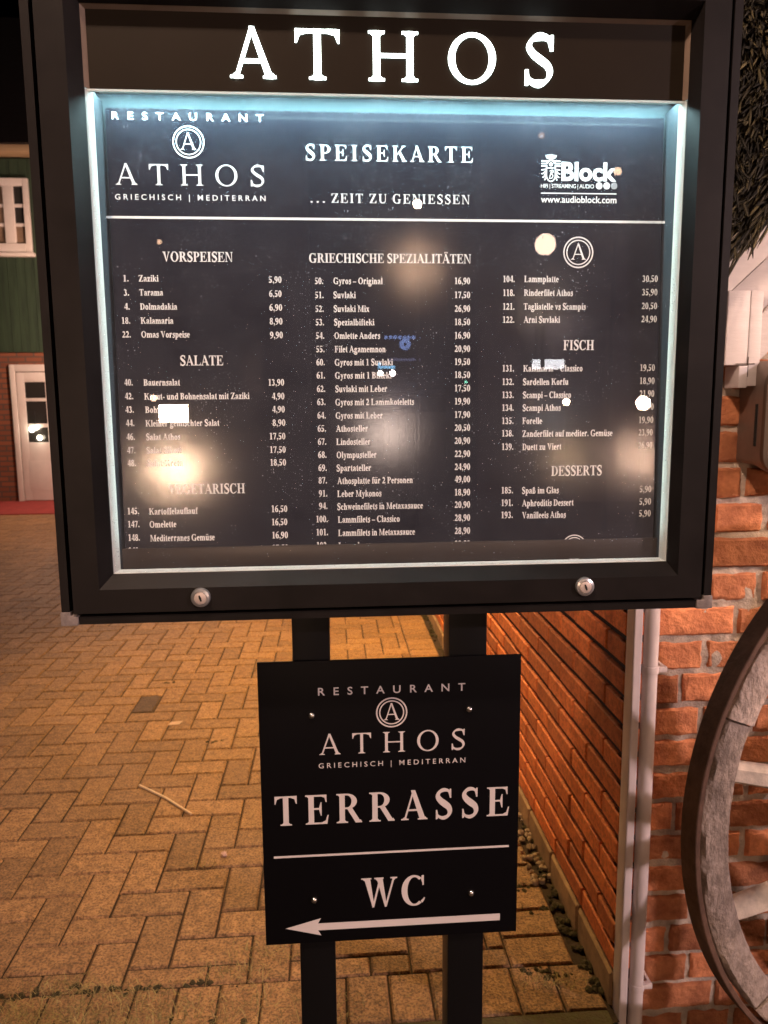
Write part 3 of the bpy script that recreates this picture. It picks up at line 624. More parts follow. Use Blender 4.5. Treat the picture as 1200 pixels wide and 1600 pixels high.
sans(logo, MP, 'GRIECHISCH | MEDITERRAN', 180, 415, 313, 9, .012, 1.55)
logo.build('logo_lettering', M['print'], menu, recalc=False)
ti = MB(); word(ti, MP, HEAD, 'SPEISEKARTE', 478, 739, 252.5, 25, 170); ti.build('title_lettering', M['print'], menu, recalc=False)
ti = MB(); word(ti, MP, HEAD, '…', 485, 508, 317, 14); word(ti, MP, HEAD, 'ZEIT ZU GENIESSEN', 518, 734, 318, 14.5, 120); ti.build('motto_lettering', M['print'], menu, recalc=False)
rl = MB(); bar(rl, MP, 151, 1056, 343.5, 3.6); rl.build('rule', M['print'], menu, recalc=False)
# sponsor logo: crest, word, dots, address
sp = MB()
sans(sp, MP, 'Block', 877, 963, 282, 29, .035)
sans(sp, MP, 'HIFI | STREAMING | AUDIO', 845, 928, 294, 6.6, .006, .92)
disc(sp, MP, 936, 290.5, 5.2); disc(sp, MP, 947.8, 290.5, 5.2)
bar(sp, MP, 845, 963, 302.5, 1.6); sans(sp, MP, 'www.audioblock.com', 845, 963, 317, 10.5, .015)
u0 = MP.hit(860.5, 284); kpx = (MP.hit(870.5,284)[0]-u0[0])/10
def crest(quads): put(sp, MP, quads, u0[0], u0[1], kpx, kpx)
for i in range(-3, 4): crest(q_stroke([(i*1.6, 33.5, 1.0),(i*2.3, 37.5-abs(i)*.35, 2.0),(i*2.7, 41-abs(i)*.6, 1.0)], 3))
for yy in (30.3, 26.6, 23.0): crest(q_rect(-15,yy-1.0,-5.5,yy+1.0)); crest(q_rect(5.5,yy-1.0,15,yy+1.0))
crest(q_arc(0,27,7,6,4.2,3.4,0,180,12)); crest(q_disc(0,25.5,3.0,12))
for s in (-1,1):
    for k, (xa, ya, xb, yb) in enumerate(((15,17,8.5,18),(15,11.5,8.5,15.5),(13.5,6.5,8.2,12),(10.5,2.6,7.5,8.5))): crest(q_stroke([(s*xa,ya,1.3),(s*(xa+xb)/2,ya+.6,1.9),(s*xb,yb,1.8)],3))
crest(q_arc(0,10,8,10.5,6,8.5,180,360,14)); crest(q_rect(-8,10,-6,20.5)); crest(q_rect(6,10,8,20.5)); crest(q_rect(-8,19.5,8,21.2))
crest(q_stroke([(-2.5,4,1.0),(-.5,11,1.5),(1.2,17.5,1.0)],3)); crest(q_stroke([(-2,16,.8),(2.8,17,1.4),(3.2,13.6,1.3),(-.2,11.6,.9),(3,10,1.4),(2,5.6,1.3),(-2.6,5,.8)],4))
sp.build('sponsor_lettering', M['print'], menu, recalc=False)
sg = MB(); disc(sg, MP, 959.3, 290.5, 5.2); sg.build('sponsor_dot', M['print_grey'], menu, recalc=False)
CAPI = 10.1
def block(head, items, nr, nx0, px):
    """head: (text, xl, xr, baseline, cap); items: number, name, name-left, name-right, baseline, price, price baseline, price-left, price-right"""
    if head:
        h = MB(); word(h, MP, SECT, head[0], head[1], head[2], head[3], head[4]); h.build('section_heading', M['print'], menu, recalc=False)
    mb = MB()
    for (no, nm, xl, xr, yb, pr, py, p0, p1) in items:
        nw = 4.75*len(no[:-1]) + 3.6; e = nr(yb)
        word(mb, MP, BOLD, no, e-nw, e, yb, CAPI); word(mb, MP, BOLD, nm, xl, xr, yb, CAPI)
        word(mb, MP, BOLD, pr, p0, p1, py, CAPI)
    mb.build('item_list', M['print'], menu, recalc=False)
nl = lambda y: 201 + (y-440)*.0405
block(('VORSPEISEN',254,364,409,15.5), [('1.','Zaziki',217,248,440,'5,90',442,420,440),('3.','Tarama',218,255,462,'6,50',464,420.5,440),('4.','Dolmadakia',219,277,484,'6,90',485.5,421,441),('18.','Kalamaria',220,271,506,'8,90',507,421.5,441.5),('22.','Omas Vorspeise',221,297,527.5,'9,90',528.5,422,442)], nl, 0, 0)
block(('SALATE',282,349,571,15.5), [('40.','Bauernsalat',224.5,281.5,602.5,'13,90',602.5,419.5,444),('42.','Kraut- und Bohnensalat mit Zaziki',225.5,390,624,'4,90',624,425,444.5),('43.','Bohnensalat',227,286,645,'4,90',644.5,425.5,445),('44.','Kleiner gemischter Salat',227.5,343,666,'8,90',665.5,426,446),('46.','Salat Athos',228.5,282,687.5,'17,50',686.5,421.5,446),('47.','Salat Sikoti',229,284,708.5,'17,50',707.5,422,446.5),('48.','Salat Kreta',230,286,728.5,'18,50',727.5,422.5,447)], nl, 0, 0)
block(('VEGETARISCH',263,383,771.5,15.5), [('145.','Kartoffelauflauf',233,309.5,803.5,'16,50',800,424.5,449),('147.','Omelette',234,276,824,'16,50',820.5,425,449),('148.','Mediterranes Gemüse',235,336,845,'16,90',841,425.5,450),('149.','Gemüse Schnitzel mit Hollandaise',237,380,865.5,'17,50',861,426,450.5)], lambda y: 217.5+(y-803)*.03, 0, 0)
nm_ = lambda y: 505 + (y-443)*.019
MID = [('50.','Gyros – Original',521,598,444,'16,90'),('51.','Suvlaki',521,556,466,'17,50'),('52.','Suvlaki Mix',521.5,577,487.5,'26,90'),('53.','Spezialbifteki',522,585,508.5,'18,50'),('54.','Omlette Anders',522.5,594,529.5,'16,90'),('55.','Filet Agamemnon',523,602.5,550.5,'20,90'),('60.','Gyros mit 1 Suvlaki',523,614,571,'19,50'),('61.','Gyros mit 1 Bifteki',523.5,612,591.5,'18,50'),('62.','Suvlaki mit Leber',524,605,612.5,'17,50'),('63.','Gyros mit 2 Lammkoteletts',524,647,633,'19,90'),('64.','Gyros mit Leber',524.5,598,654,'17,90'),('65.','Athosteller',525,575,674.5,'20,50'),('67.','Lindosteller',525.5,579,695,'20,90'),('68.','Olympusteller',526,588.5,715.5,'22,90'),('69.','Spartateller',526,580,736,'24,90'),('87.','Athosplatte für 2 Personen',527,645,755.5,'49,00'),('91.','Leber Mykonos',527,596,776,'18,90'),('94.','Schweinefilets in Metaxasauce',527,661,795.5,'20,90'),('100.','Lammfilets – Classico',528,624.5,816,'28,90'),('101.','Lammfilets in Metaxasauce',528.5,648.5,836.5,'28,90'),('102.','Lammkarree',529,589,857,'29,90')]
block(('GRIECHISCHE SPEZIALITÄTEN',483,736,411,14.5), [(a_,b2,c2,d2,e2,f2,e2-(e2-444)*.006,710.5,734.5) for a_,b2,c2,d2,e2,f2 in MID], nm_, 0, 0)
nr_ = lambda y: 804 - (y-441)*.008
block(None, [('104.','Lammplatte',819,873,441,'30,50',440.5,1003.5,1027.5),('118.','Rinderfilet Athos',818.5,895,462.5,'35,90',461.5,1003,1027),('121.','Tagliatelle vs Scampis',818,915,484,'20,50',483,1002.5,1026.5),('122.','Arni Suvlaki',818,875,504.5,'24,90',503.5,1002,1026)], nr_, 0, 0)
block(('FISCH',880,928,547,15.5), [('131.','Kalamaria – Classico',817.5,910,580.5,'19,50',579.5,1000,1023),('132.','Sardellen Korfu',817,888,601.5,'18,90',600,999.5,1022.5),('133.','Scampi – Classico',817,892,622,'21,90',620,999,1022),('134.','Scampi Athos',816.5,876,642,'22,90',640.5,998.5,1021),('135.','Forelle',816,847,662.5,'19,90',661,998,1020.5),('138.','Zanderfilet auf mediter. Gemüse',816,957,682,'23,90',680.5,997.5,1019.5),('139.','Duett zu Viert',816,877,703,'26,90',700.5,997,1019)], nr_, 0, 0)
block(('DESSERTS',861,940,743,15.5), [('185.','Spaß im Glas',815.5,873,771,'5,90',769,999,1017.5),('191.','Aphroditis Dessert',815.5,896,790.5,'5,90',788.5,998.5,1017),('193.','Vanilleeis Athos',815.5,884,809.5,'5,90',807,998,1016.5)], nr_, 0, 0)
mg = MB(); monogram(mg, MP, 903.5, 394.5, 23.5); mg.build('monogram', M['print'], menu, recalc=False); mg = MB(); monogram(mg, MP, 897, 855, 19.5); mg.build('monogram', M['print'], menu, recalc=False)

# ------------------------------------------------------------------ direction sign on the posts
sign = thing('direction_sign', 'black TERRASSE and WC direction board with left arrow screwed to the two posts', 'sign', (.068,.868,.9))
pb = MB(); pb.box((-.0912,.8665,.7095),(.2272,.8695,1.0782)); board = pb.build('panel', M['panel'], sign, bevel=.0006)
SP = Plane2D((0,.8665,.9), (1,0,0), (0,0,1))
sl = MB()
sans(sl, SP, 'RESTAURANT', 497, 727, 1086.5, 12.5, .010, 2.3, yr=1079)
monogram(sl, SP, 612, 1113, 24.5)
word(sl, SP, BOOK, 'ATHOS', 499, 726, 1179.5, 32, 330, yr=1170.5)
sans(sl, SP, 'GRIECHISCH | MEDITERRAN', 498, 727, 1200, 8.2, .004, 1.55, yr=1191.5)
sl.build('logo_lettering', M['vinyl'], board, recalc=False)
sl = MB(); word(sl, SP, HEAD, 'TERRASSE', 430, 795, 1289, 46, 185, yr=1275.5); sl.build('word_lettering', M['vinyl'], board, recalc=False); sl = MB(); word(sl, SP, HEAD, 'WC', 565, 664, 1418, 46, 60, yr=1413.5); sl.build('word_lettering', M['vinyl'], board, recalc=False)
sl = MB(); bar(sl, SP, 428, 795, 1339, 4, y1=1322.5)
t0 = SP.hit(446,1450); hd = SP.hit(502,1448); e = SP.hit(781,1433); vc = (t0[1]+hd[1]+e[1])/3; hw = 15.5/FPX*.90; sw = 6.2/FPX*.90; nk = SP.hit(497,1448)[0]
put(sl, SP, [[(nk,vc-sw),(e[0],vc-sw),(e[0],vc+sw),(nk,vc+sw)], [(t0[0],vc),(hd[0],vc-hw),(nk,vc-sw),(nk,vc)], [(t0[0],vc),(nk,vc),(nk,vc+sw),(hd[0],vc+hw)]], 0, 0, 1, 1)
sl.build('arrow', M['vinyl'], board, recalc=False)
for px, py in ((487,1118),(733,1108),(491,1406),(736,1395)):
    c = on_y(px, py, .8665); s_ = MB(); s_.lathe(c, (0,-1,0), [(.0042,0),(.0042,.0008),(.0034,.0026),(.0018,.0036),(.0001,.0038)], 18); s_.build('screw', M['steel'], sign, smooth=True, recalc=False)
# ------------------------------------------------------------------ restaurant building: side wall, front wall, thatch
M['brick_side'] = mat('smooth_orange_brick', (.66,.155,.036), .78, var=.22, vscale=14, bump=.5, bscale=140, bdist=.003, rnd=.32, grain=.25, gscale=90, col2=(.76,.225,.060))
M['mortar_dark'] = mat('dark_mortar', (.018,.011,.008), .95, var=.3, vscale=60)
M['brick_rough'] = mat('rough_handmade_brick', (.54,.175,.075), .88, var=.4, vscale=22, bump=1.0, bscale=75, bdist=.006, rnd=.32, col2=(.68,.27,.12))
M['mortar_pale'] = mat('pale_lumpy_mortar', (.46,.38,.31), .95, var=.35, vscale=26, bump=1.0, bscale=90, bdist=.005)
M['plinth'] = mat('tan_plinth_brick', (.34,.215,.115), .85, var=.3, vscale=20, bump=.4, bscale=120, bdist=.003, rnd=.15)
M['white_board'] = mat('white_painted_board', (.54,.49,.485), .55, var=.08, vscale=9, bump=.25, bscale=40, bdist=.002, stretch=(1,1,6))
bld = thing('restaurant_building', 'brick restaurant building with thatched roof and white verge boards beside the menu case', 'building', (1.2,3.2,0))
SX = .628; CRN = 1.527
rb = random.Random(21)
def brick(mb, tones, a, b, bev, mi, t, axis, jit=.0015, sub=None, rough=0.0):
    """one brick as a bevelled block; axis is the face direction (0: faces -x, 1: faces -y)"""
    x0, y0, z0 = a; x1, y1, z1 = b
    J = lambda s=1: (rb.random()-.5)*2*jit*s
    k = len(mb.v); mb.cur = mi
    if axis == 0:
        U0, U1 = y0, y1; P = lambda u, z, d: (x0 + d, u, z)
    else:
        U0, U1 = x0, x1; P = lambda u, z, d: (u, y0 + d, z)
    nu, nz = sub or (1, 1)
    dd = J(1.2)
    idx = {}
    for j in range(nz+3):
        for i in range(nu+3):
            fu = 0 if i == 0 else (1 if i == nu+2 else None); fz = 0 if j == 0 else (1 if j == nz+2 else None)
            u = U0 if fu == 0 else U1 if fu == 1 else U0+bev+(U1-U0-2*bev)*(i-1)/nu
            z = z0 if fz == 0 else z1 if fz == 1 else z0+bev+(z1-z0-2*bev)*(j-1)/nz
            edge = fu is not None or fz is not None
            d = (bev*1.1 if edge else 0) + dd
            if rough:
                nv = noise.noise(Vector((u*38, z*38, y0*7+x0*5)))*rough + noise.noise(Vector((u*110+3, z*110, 9)))*rough*.45
                d += nv; u += noise.noise(Vector((z*60, u*12, 4)))*rough*.9 if edge else 0; z += noise.noise(Vector((u*42, z*9, 7)))*rough*.9 if edge else 0
            mb.v.append(P(u, z, d)); idx[i,j] = len(mb.v)-1
    cnt = 0
    for j in range(nz+2):
        for i in range(nu+2):
            mb.f.append((idx[i,j],idx[i+1,j],idx[i+1,j+1],idx[i,j+1])); mb.mi.append(mi); cnt += 1
    # sides going back
    dep = .03; ring_ = [(i,0) for i in range(nu+2)] + [(nu+2,j) for j in range(nz+2)] + [(i,nz+2) for i in range(nu+2,0,-1)] + [(0,j) for j in range(nz+2,0,-1)]
    base = len(mb.v)
    for key in ring_:
        v = mb.v[idx[key]]; mb.v.append((v[0]+dep, v[1], v[2]) if axis == 0 else (v[0], v[1]+dep, v[2]))
    for i in range(len(ring_)):
        j = (i+1) % len(ring_); mb.f.append((idx[ring_[i]], base+i, base+j, idx[ring_[j]])); mb.mi.append(mi); cnt += 1
    tones.extend([t]*cnt)
# side wall
sw = MB(); tn = []
Z0 = .086; CH = .0663; JT = .0172; JV = .0085
for mz0, mz1, mi in ((-.05, 1.52, 1),):
    k = len(sw.f); sw.cur = 1; sw.box((SX+.011,CRN+.010,-.2),(SX+.070,10.0,1.50)); tn.extend([.5]*6)
y = CRN
while y < 9.9:                                    # tan plinth row standing a little proud
    brick(sw, tn, (SX-.006,y,-.02), (SX+.05,y+.232,Z0-.010), .006, 2, rb.random(), 0, .0015); y += .24
for r in range(21):
    z = Z0 + r*CH; off = (r % 2)*.113; y = CRN - off if off else CRN
    first = True
    while y < 9.8:
        ya, yb_ = max(y, CRN), y + .226 - JV
        if yb_ - ya > .02:
            brick(sw, tn, (SX,ya,z), (SX+.05,yb_,z+CH-JT), .0026, 0, rb.random(), 0, .0016)
            if ya == CRN: brick(sw, tn, (SX+.004,CRN,z), (SX+.075,CRN+.05,z+CH-JT), .0026, 0, tn[-1], 1, .001)
        y += .226
swo = sw.build('side_wall', [M['brick_side'],M['mortar_dark'],M['plinth']], bld, recalc=False); set_tone(swo, tn)
# front wall of old hand-made bricks, mortar smeared over
FY = 1.556; zt = on_y(1050,784,FY).z; zb = on_y(1050,1582,FY).z; FC = (zt-zb)/16
fw = MB(); tn = []
z = zb - FC*3; r = 0
while z < 2.5:
    head = r % 2 == 0; ln_ = .118 if head else .240; x = .712 - (0 if head else (.055 if (r//2) % 2 else .175))
    while x < 2.1:
        a_, b2 = max(x,.704), x + ln_ - .0125 + (rb.random()-.5)*.006
        if b2 - a_ > .02 and 1.462 + .93*((a_+b2)/2-.873) + .08 > z + FC:
            fine = a_ < 1.35
            brick(fw, tn, (a_,FY+(rb.random()-.5)*.004,z+.0068+(rb.random()-.5)*.003), (b2,FY+.05,z+FC-.0068+(rb.random()-.5)*.003), .005, 0, rb.random(), 1, .002, (max(3,int((b2-a_)/.009)),6) if fine else (2,1), .0034 if fine else 0)
        x += ln_
    z += FC; r += 1
NX, NZ = 90, 150; fw.cur = 1; k = len(fw.v)
for j in range(NZ+1):
    for i in range(NX+1):
        x = .70 + (1.4-.70)*i/NX; z = -.3 + 1.85*j/NZ
        d = .0078 + noise.noise(Vector((x*30,z*30,1)))*.006 + noise.noise(Vector((x*9,z*14,5)))*.005
        fw.v.append((x, FY+d, z))
for j in range(NZ):
    for i in range(NX): q = k+j*(NX+1)+i; fw.f.append((q,q+1,q+NX+2,q+NX+1)); fw.mi.append(1); tn.append(.5)
fw.prism([(.70,FY+.0205,-.3),(2.2,FY+.0205,-.3),(2.2,FY+.0205,2.74),(.70,FY+.0205,1.345)],(0,.18,0)); tn.extend([.5]*6)
fwo = fw.build('front_wall', [M['brick_rough'],M['mortar_pale']], bld, recalc=False, smooth=True); set_tone(fwo, tn)
# white verge boards under the thatch
SL = .93
def verge(x): return 1.462 + SL*(x-.873)          # lower edge of the boards
vb = MB()
def slab(x0, x1, lo, hi, y0, y1): vb.prism([(x0,y0,verge(x0)+lo),(x1,y0,verge(x1)+lo),(x1,y0,verge(x1)+hi),(x0,y0,verge(x0)+hi)], (0,y1-y0,0))
slab(.873,2.2,0,.092,1.500,1.548); vb.build('verge_board', M['white_board'], bld, bevel=.002)
vb = MB()
for i in range(4): slab(.60,2.2,.0935+i*.102,.0935+i*.102+.1005,1.512,1.548)
vb.build('soffit_boards', M['white_board'], bld, bevel=.0015)
vb = MB(); vb.box((.8285,1.493,1.408),(.846,1.549,1.452)); vb.box((.8475,1.497,1.412),(.873,1.549,1.60)); vb.box((.80,1.497,1.4535),(.846,1.549,1.60)); vb.build('eave_block', M['white_board'], bld, bevel=.0015)
vb = MB(); vb.box((.822,1.4955,1.4548),(.862,1.4965,1.4568)); vb.box((.8465,1.4952,1.43),(.8485,1.4962,1.47)); vb.build('hinge_strip', mat('dark_rust',(.05,.03,.02),.8), bld)
# thatch
M['thatch'] = mat('reed_thatch', (.050,.040,.016), .85, rnd=.85, var=.5, vscale=14)
M['thatch_core'] = mat('thatch_core', (.012,.009,.006), 1.0)
def thz(x): return 1.702 + SL*(x-.83)             # underside of the thatch
th = MB(); th.cur = 1; tn = []
th.prism([(.42,1.47,thz(.42)+.035),(2.4,1.47,thz(2.4)+.035),(2.4,1.47,thz(2.4)+.52),(.42,1.47,thz(.42)+.52)], (0,8.6,0)); tn += [.5]*6
th.cur = 0
rt = random.Random(5)
def strand(p, d, l, r):
    d = Vector(d).normalized(); a = d.orthogonal().normalized(); b_ = d.cross(a); k = len(th.v); p = Vector(p); t = rt.random()**2.4
    ph = rt.random()*6
    for f, rr in ((0,.6),(.35,1),(.8,.9),(1,.25)):
        c = p + d*l*f + Vector((0,0,-.12*l*f*f))
        for i in range(4):
            u = ph + math.pi*i/2; th.v.append(tuple(c + rr*r*(math.cos(u)*a + math.sin(u)*b_)))
    for j in range(3):
        for i in range(4):
            i2 = (i+1)%4; th.f.append((k+j*4+i,k+j*4+i2,k+j*4+4+i2,k+j*4+4+i)); th.mi.append(0); tn.append(t)
    th.f.append((k+12,k+13,k+14,k+15)); th.mi.append(0); tn.append(t)
for _ in range(9500):
    x = rt.uniform(.50,1.35); up = rt.random()*.50; cl = noise.noise(Vector((x*9, up*9, 2)))
    z = thz(x) + .03 + up; y0 = 1.475 + (rt.random()-.5)*.03
    strand((x + .02, y0, z), (-.62+rt.gauss(0,.24)+cl*.5, -.75+rt.gauss(0,.2), -.62+rt.gauss(0,.24)), .03+rt.random()*.045, .0011+rt.random()*.0017)
for _ in range(900):                               # loose strands hanging over the boards
    x = rt.uniform(.52,1.3); strand((x+.03, 1.475+(rt.random()-.5)*.04, thz(x)+.05), (-.66+rt.gauss(0,.12), -.12+rt.gauss(0,.15), -.70+rt.gauss(0,.1)), .05+abs(rt.gauss(0,.05)), .0015+rt.random()*.0022)
tho = th.build('thatched_roof', [M['thatch'],M['thatch_core']], bld, recalc=False); set_tone(tho, tn)
# ------------------------------------------------------------------ pipes at the corner
M['pipe'] = mat('pale_plastic_pipe', (.70,.61,.59), .5, var=.16, vscale=18, bump=.15, bscale=50, bdist=.001, stretch=(1,1,.3))
dp = thing('downpipe', 'pale round downpipe running down the building corner beside the cable duct', 'pipe', (.667,1.49,0))
d = MB(); d.tube((.6685,1.490,-.25),(.6685,1.490,1.62),.0158,n=24); d.build('pipe', M['pipe'], dp, smooth=True)
for px, py in ((1028,1046),(1003,1541)):
    c = on_y(px, py, 1.485); q = MB(); q.lathe((.6685,1.490,c.z), (0,0,1), [(.0164,-.008),(.0176,-.008),(.0176,.008),(.0164,.008)], 24); q.box((.680,1.482,c.z-.0055),(.703,1.494,c.z+.0055)); q.box((.696,1.494,c.z-.005),(.703,1.56,c.z+.005)); q.build('clip', M['pipe'], dp, bevel=.0008)
du = MB(); du.box((.6285,1.484,-.25),(.6475,1.526,1.6)); tag(du.build('cable_duct', M['pipe'], bevel=.004, seg=3), 'narrow flat pale cable duct at the brick corner, just left of the round downpipe', 'cable duct')
# ------------------------------------------------------------------ wagon wheel
M['iron'] = mat('rusty_iron_tyre', (.13,.072,.050), .65, .1, .4, var=.35, vscale=30, bump=.5, bscale=120, bdist=.002)
M['oldwood'] = mat('weathered_grey_wood', (.38,.29,.24), .9, var=.3, vscale=18, bump=1.0, bscale=95, bdist=.008, rnd=.3, col2=(.62,.50,.43), grain=.22, gscale=80, stretch=(1,1,.6))
M['spoke'] = mat('weathered_spoke_wood', (.66,.56,.46), .9, var=.3, vscale=30, bump=.6, bscale=90, bdist=.003)
WC_ = Vector((1.146,1.25,.672)); PH = .20; WR = .575
whl = thing('wagon_wheel', 'old wooden wagon wheel with rusty iron tyre leaning at the brick wall', 'wheel', tuple(WC_))
wu = Vector((math.cos(PH),math.sin(PH),0)); wn = Vector((math.sin(PH),-math.cos(PH),0)); wz = Vector((0,0,1))
def WP(r, t, h): return WC_ + wu*(r*math.cos(t)) + wz*(r*math.sin(t)) + wn*h
def annulus(mb, r0, r1, h0, h1, t0, t1, n, wob=0.0, seed=0):
    k = len(mb.v); prof = [(r0,h0),(r1,h0),(r1,h1),(r0,h1)]; closed = abs(t1-t0-2*math.pi) < 1e-6
    bv = .006 if wob else .0015
    prof = [(r0,h0+bv),(r0+bv,h0),(r1-bv,h0),(r1,h0+bv),(r1,h1-bv),(r1-bv,h1),((r0+r1)/2,h1+wob*.4),(r0+bv,h1),(r0,h1-bv)]; m_ = len(prof)
    for i in range(n + (0 if closed else 1)):
        t = t0 + (t1-t0)*i/n
        for q, (r, h) in enumerate(prof):
            nv = noise.noise(Vector((math.cos(t)*16+seed, math.sin(t)*16, q*.55)))*wob + noise.noise(Vector((math.cos(t)*60+seed, math.sin(t)*60, q*.9)))*wob*.5
            mb.v.append(tuple(WP(r+nv, t, h+nv*.6)))
    tot = n if closed else n
    for i in range(tot):
        i2 = (i+1) % n if closed else i+1
        for q in range(m_): q2 = (q+1) % m_; mb.f.append((k+i*m_+q,k+i2*m_+q,k+i2*m_+q2,k+i*m_+q2)); mb.mi.append(mb.cur)
    if not closed:
        mb.f.append(tuple(k+q for q in range(m_))); mb.mi.append(0); mb.f.append(tuple(k+n*m_+q for q in reversed(range(m_)))); mb.mi.append(0)
ty = MB(); annulus(ty, WR-.010, WR, -.012, .027, 0, 2*math.pi, 160); ty.build('tyre', M['iron'], whl, smooth=True)
for i in range(6):
    t0 = R(159.5 + i*60)+.004; fl = MB(); annulus(fl, 0.503-.002*(i%2), .5575-.002*(i%2), -.012, .024+.004*(i%2), t0, t0+R(60)-.008, 70, .0026, i*7.3); fo = fl.build('felloe', M['oldwood'], whl, smooth=True); set_tone(fo, [(.95,.1,.5)[(i+1)%3]]*len(fo.data.polygons))
HUBR = .105
def spoke_bar(mb, p, q, seed, n=12, rows=16):
    p = Vector(p); q = Vector(q); d = (q-p).normalized(); a = d.cross(wn).normalized(); b_ = d.cross(a); k = len(mb.v)
    for j in range(rows+1):
        f = j/rows; r = .0195 + .008*f
        for i in range(n):
            u = 2*math.pi*i/n; c, s_ = math.cos(u), math.sin(u); e = (abs(c)**3+abs(s_)**3)**(-1/3)      # squarish section
            rr = r*e*.93*(1 + .10*noise.noise(Vector((c*2+seed*3, s_*2, f*2.5))) + .05*noise.noise(Vector((c*6+seed, s_*6, f*14))))
            mb.v.append(tuple(p + (q-p)*f + (a*c + b_*s_)*rr))
    for j in range(rows):
        for i in range(n): i2 = (i+1)%n; mb.f.append((k+j*n+i,k+j*n+i2,k+(j+1)*n+i2,k+(j+1)*n+i)); mb.mi.append(0)
    mb.f.append(tuple(k+i for i in range(n))); mb.mi.append(0); mb.f.append(tuple(k+rows*n+i for i in range(n))); mb.mi.append(0)
for i in range(12):
    t = R(169.5 + 30*i); s_ = MB(); p = WP(.51, t, -.002); q = WP(HUBR-.01, t, .09); spoke_bar(s_, p, q, i); so = s_.build('spoke', M['spoke'], whl, smooth=True)
hb_ = MB(); hb_.lathe(WC_, wn, [(.0001,-.10),(.07,-.10),(.09,-.06),(.105,.03),(.115,.09),(.10,.15),(.075,.21),(.06,.215),(.03,.20),(.0001,.20)], 28); hb_.build('hub', M['oldwood'], whl, smooth=True)
sb_ = MB(); sb_.box((.93,1.17,-.20),(1.36,1.34,.095)); tag(sb_.build('stone_block', mat('grey_stone',(.22,.19,.16),.9,var=.3,vscale=12,bump=.8,bscale=60,bdist=.006), bevel=.012), 'rough grey stone block carrying the wagon wheel', 'stone')
# ------------------------------------------------------------------ wall box beside the eave
M['box_metal'] = mat('grey_brown_sheet_metal', (.20,.155,.13), .45, .55, var=.12, vscale=25)
M['box_rim'] = mat('worn_dark_rim', (.10,.075,.055), .4, .6)
M['box_glass'] = mat('amber_box_cover', (.16,.10,.06), .25, 0, .5)
wb = thing('wall_box', 'grey metal wall box with rounded dark rim and amber cover on brick wall', 'wall box', (.96,1.5,1.34))
def rrect(x0, x1, z0, z1, r, y, n=6):
    o = []
    for cx, cz, a0 in ((x1-r,z0+r,-90),(x1-r,z1-r,0),(x0+r,z1-r,90),(x0+r,z0+r,180)):
        for i in range(n+1): t = R(a0+90*i/n); o.append((cx+r*math.cos(t), y, cz+r*math.sin(t)))
    return o
def loft(mb, loops):
    k = len(mb.v); n = len(loops[0])
    for l in loops: mb.v += l
    for j in range(len(loops)-1):
        for i in range(n): i2 = (i+1)%n; mb.f.append((k+j*n+i,k+j*n+i2,k+(j+1)*n+i2,k+(j+1)*n+i)); mb.mi.append(mb.cur)
b0 = MB(); loft(b0, [rrect(.868,1.10,1.250,1.462,.012,1.558), rrect(.868,1.10,1.250,1.462,.012,1.50), rrect(.860,1.10,1.236,1.458,.035,1.462), rrect(.857,1.10,1.232,1.456,.045,1.448)]); b0.build('body', M['box_metal'], wb, smooth=True)
b1 = MB(); loft(b1, [rrect(.856,1.102,1.231,1.457,.046,1.449), rrect(.854,1.104,1.229,1.459,.048,1.444), rrect(.856,1.102,1.231,1.457,.046,1.436), rrect(.864,1.094,1.239,1.449,.042,1.434), rrect(.870,1.088,1.245,1.443,.038,1.444)]); b1.build('rim', M['box_rim'], wb, smooth=True)
b2 = MB(); b2.poly(rrect(.869,1.089,1.244,1.444,.038,1.4435)); b2.prism(rrect(.8695,1.0885,1.2445,1.4435,.038,1.4436),(0,.002,0)); b2.build('cover', M['box_glass'], wb)
b3 = MB(); b3.box((.8600,1.476,1.29),(.8655,1.481,1.375)); b3.build('slot', M['gap'], wb)
# ------------------------------------------------------------------ house across the yard
M['h_brick'] = mat('red_brown_house_brick', (.22,.075,.035), .85, var=.3, vscale=6)
def brick_nodes(m, s, c1, c2, mo):
    nt = m.node_tree; b = nt.nodes['Principled BSDF']; t = nt.nodes.new('ShaderNodeTexBrick'); tc = nt.nodes.new('ShaderNodeTexCoord'); mp = nt.nodes.new('ShaderNodeMapping'); mp.inputs['Rotation'].default_value = (R(90),0,0)
    nt.links.new(tc.outputs['Object'], mp.inputs[0]); nt.links.new(mp.outputs[0], t.inputs[0]); t.inputs['Scale'].default_value = s
    t.inputs['Color1'].default_value = (*c1,1); t.inputs['Color2'].default_value = (*c2,1); t.inputs['Mortar'].default_value = (*mo,1); t.inputs['Mortar Size'].default_value = .012
    t.inputs['Brick Width'].default_value = .24; t.inputs['Row Height'].default_value = .075; nt.links.new(t.outputs[0], b.inputs['Base Color'])
brick_nodes(M['h_brick'], 1.0, (.25,.085,.04), (.17,.055,.028), (.10,.06,.045))
M['green'] = mat('green_painted_cladding', (.016,.036,.019), .7, var=.35, vscale=5, bump=.3, bscale=60, bdist=.004, stretch=(4,4,.3), col2=(.030,.058,.030))
M['h_white'] = mat('white_joinery', (.68,.62,.58), .5, var=.05)
M['h_pane'] = mat('dark_window_pane', (.03,.028,.026), .12, 0, .6)
M['h_curtain'] = mat('pane_with_curtain', (.22,.15,.10), .4, var=.3, vscale=6)
M['h_roof'] = mat('dark_roof_tiles', (.02,.013,.011), .8, var=.3, vscale=12)
M['h_wood'] = mat('pale_gutter', (.36,.25,.14), .6)
hs = thing('house', 'two storey house of brick and green boards with white window and door across the yard', 'house', (-4,11.4,0))
HYY = 11.4
b = MB(); b.box((-9,HYY,-.05),(-1.0,HYY+6,2.16)); b.build('wall', M['h_brick'], hs)
b = MB()
x = -9.02
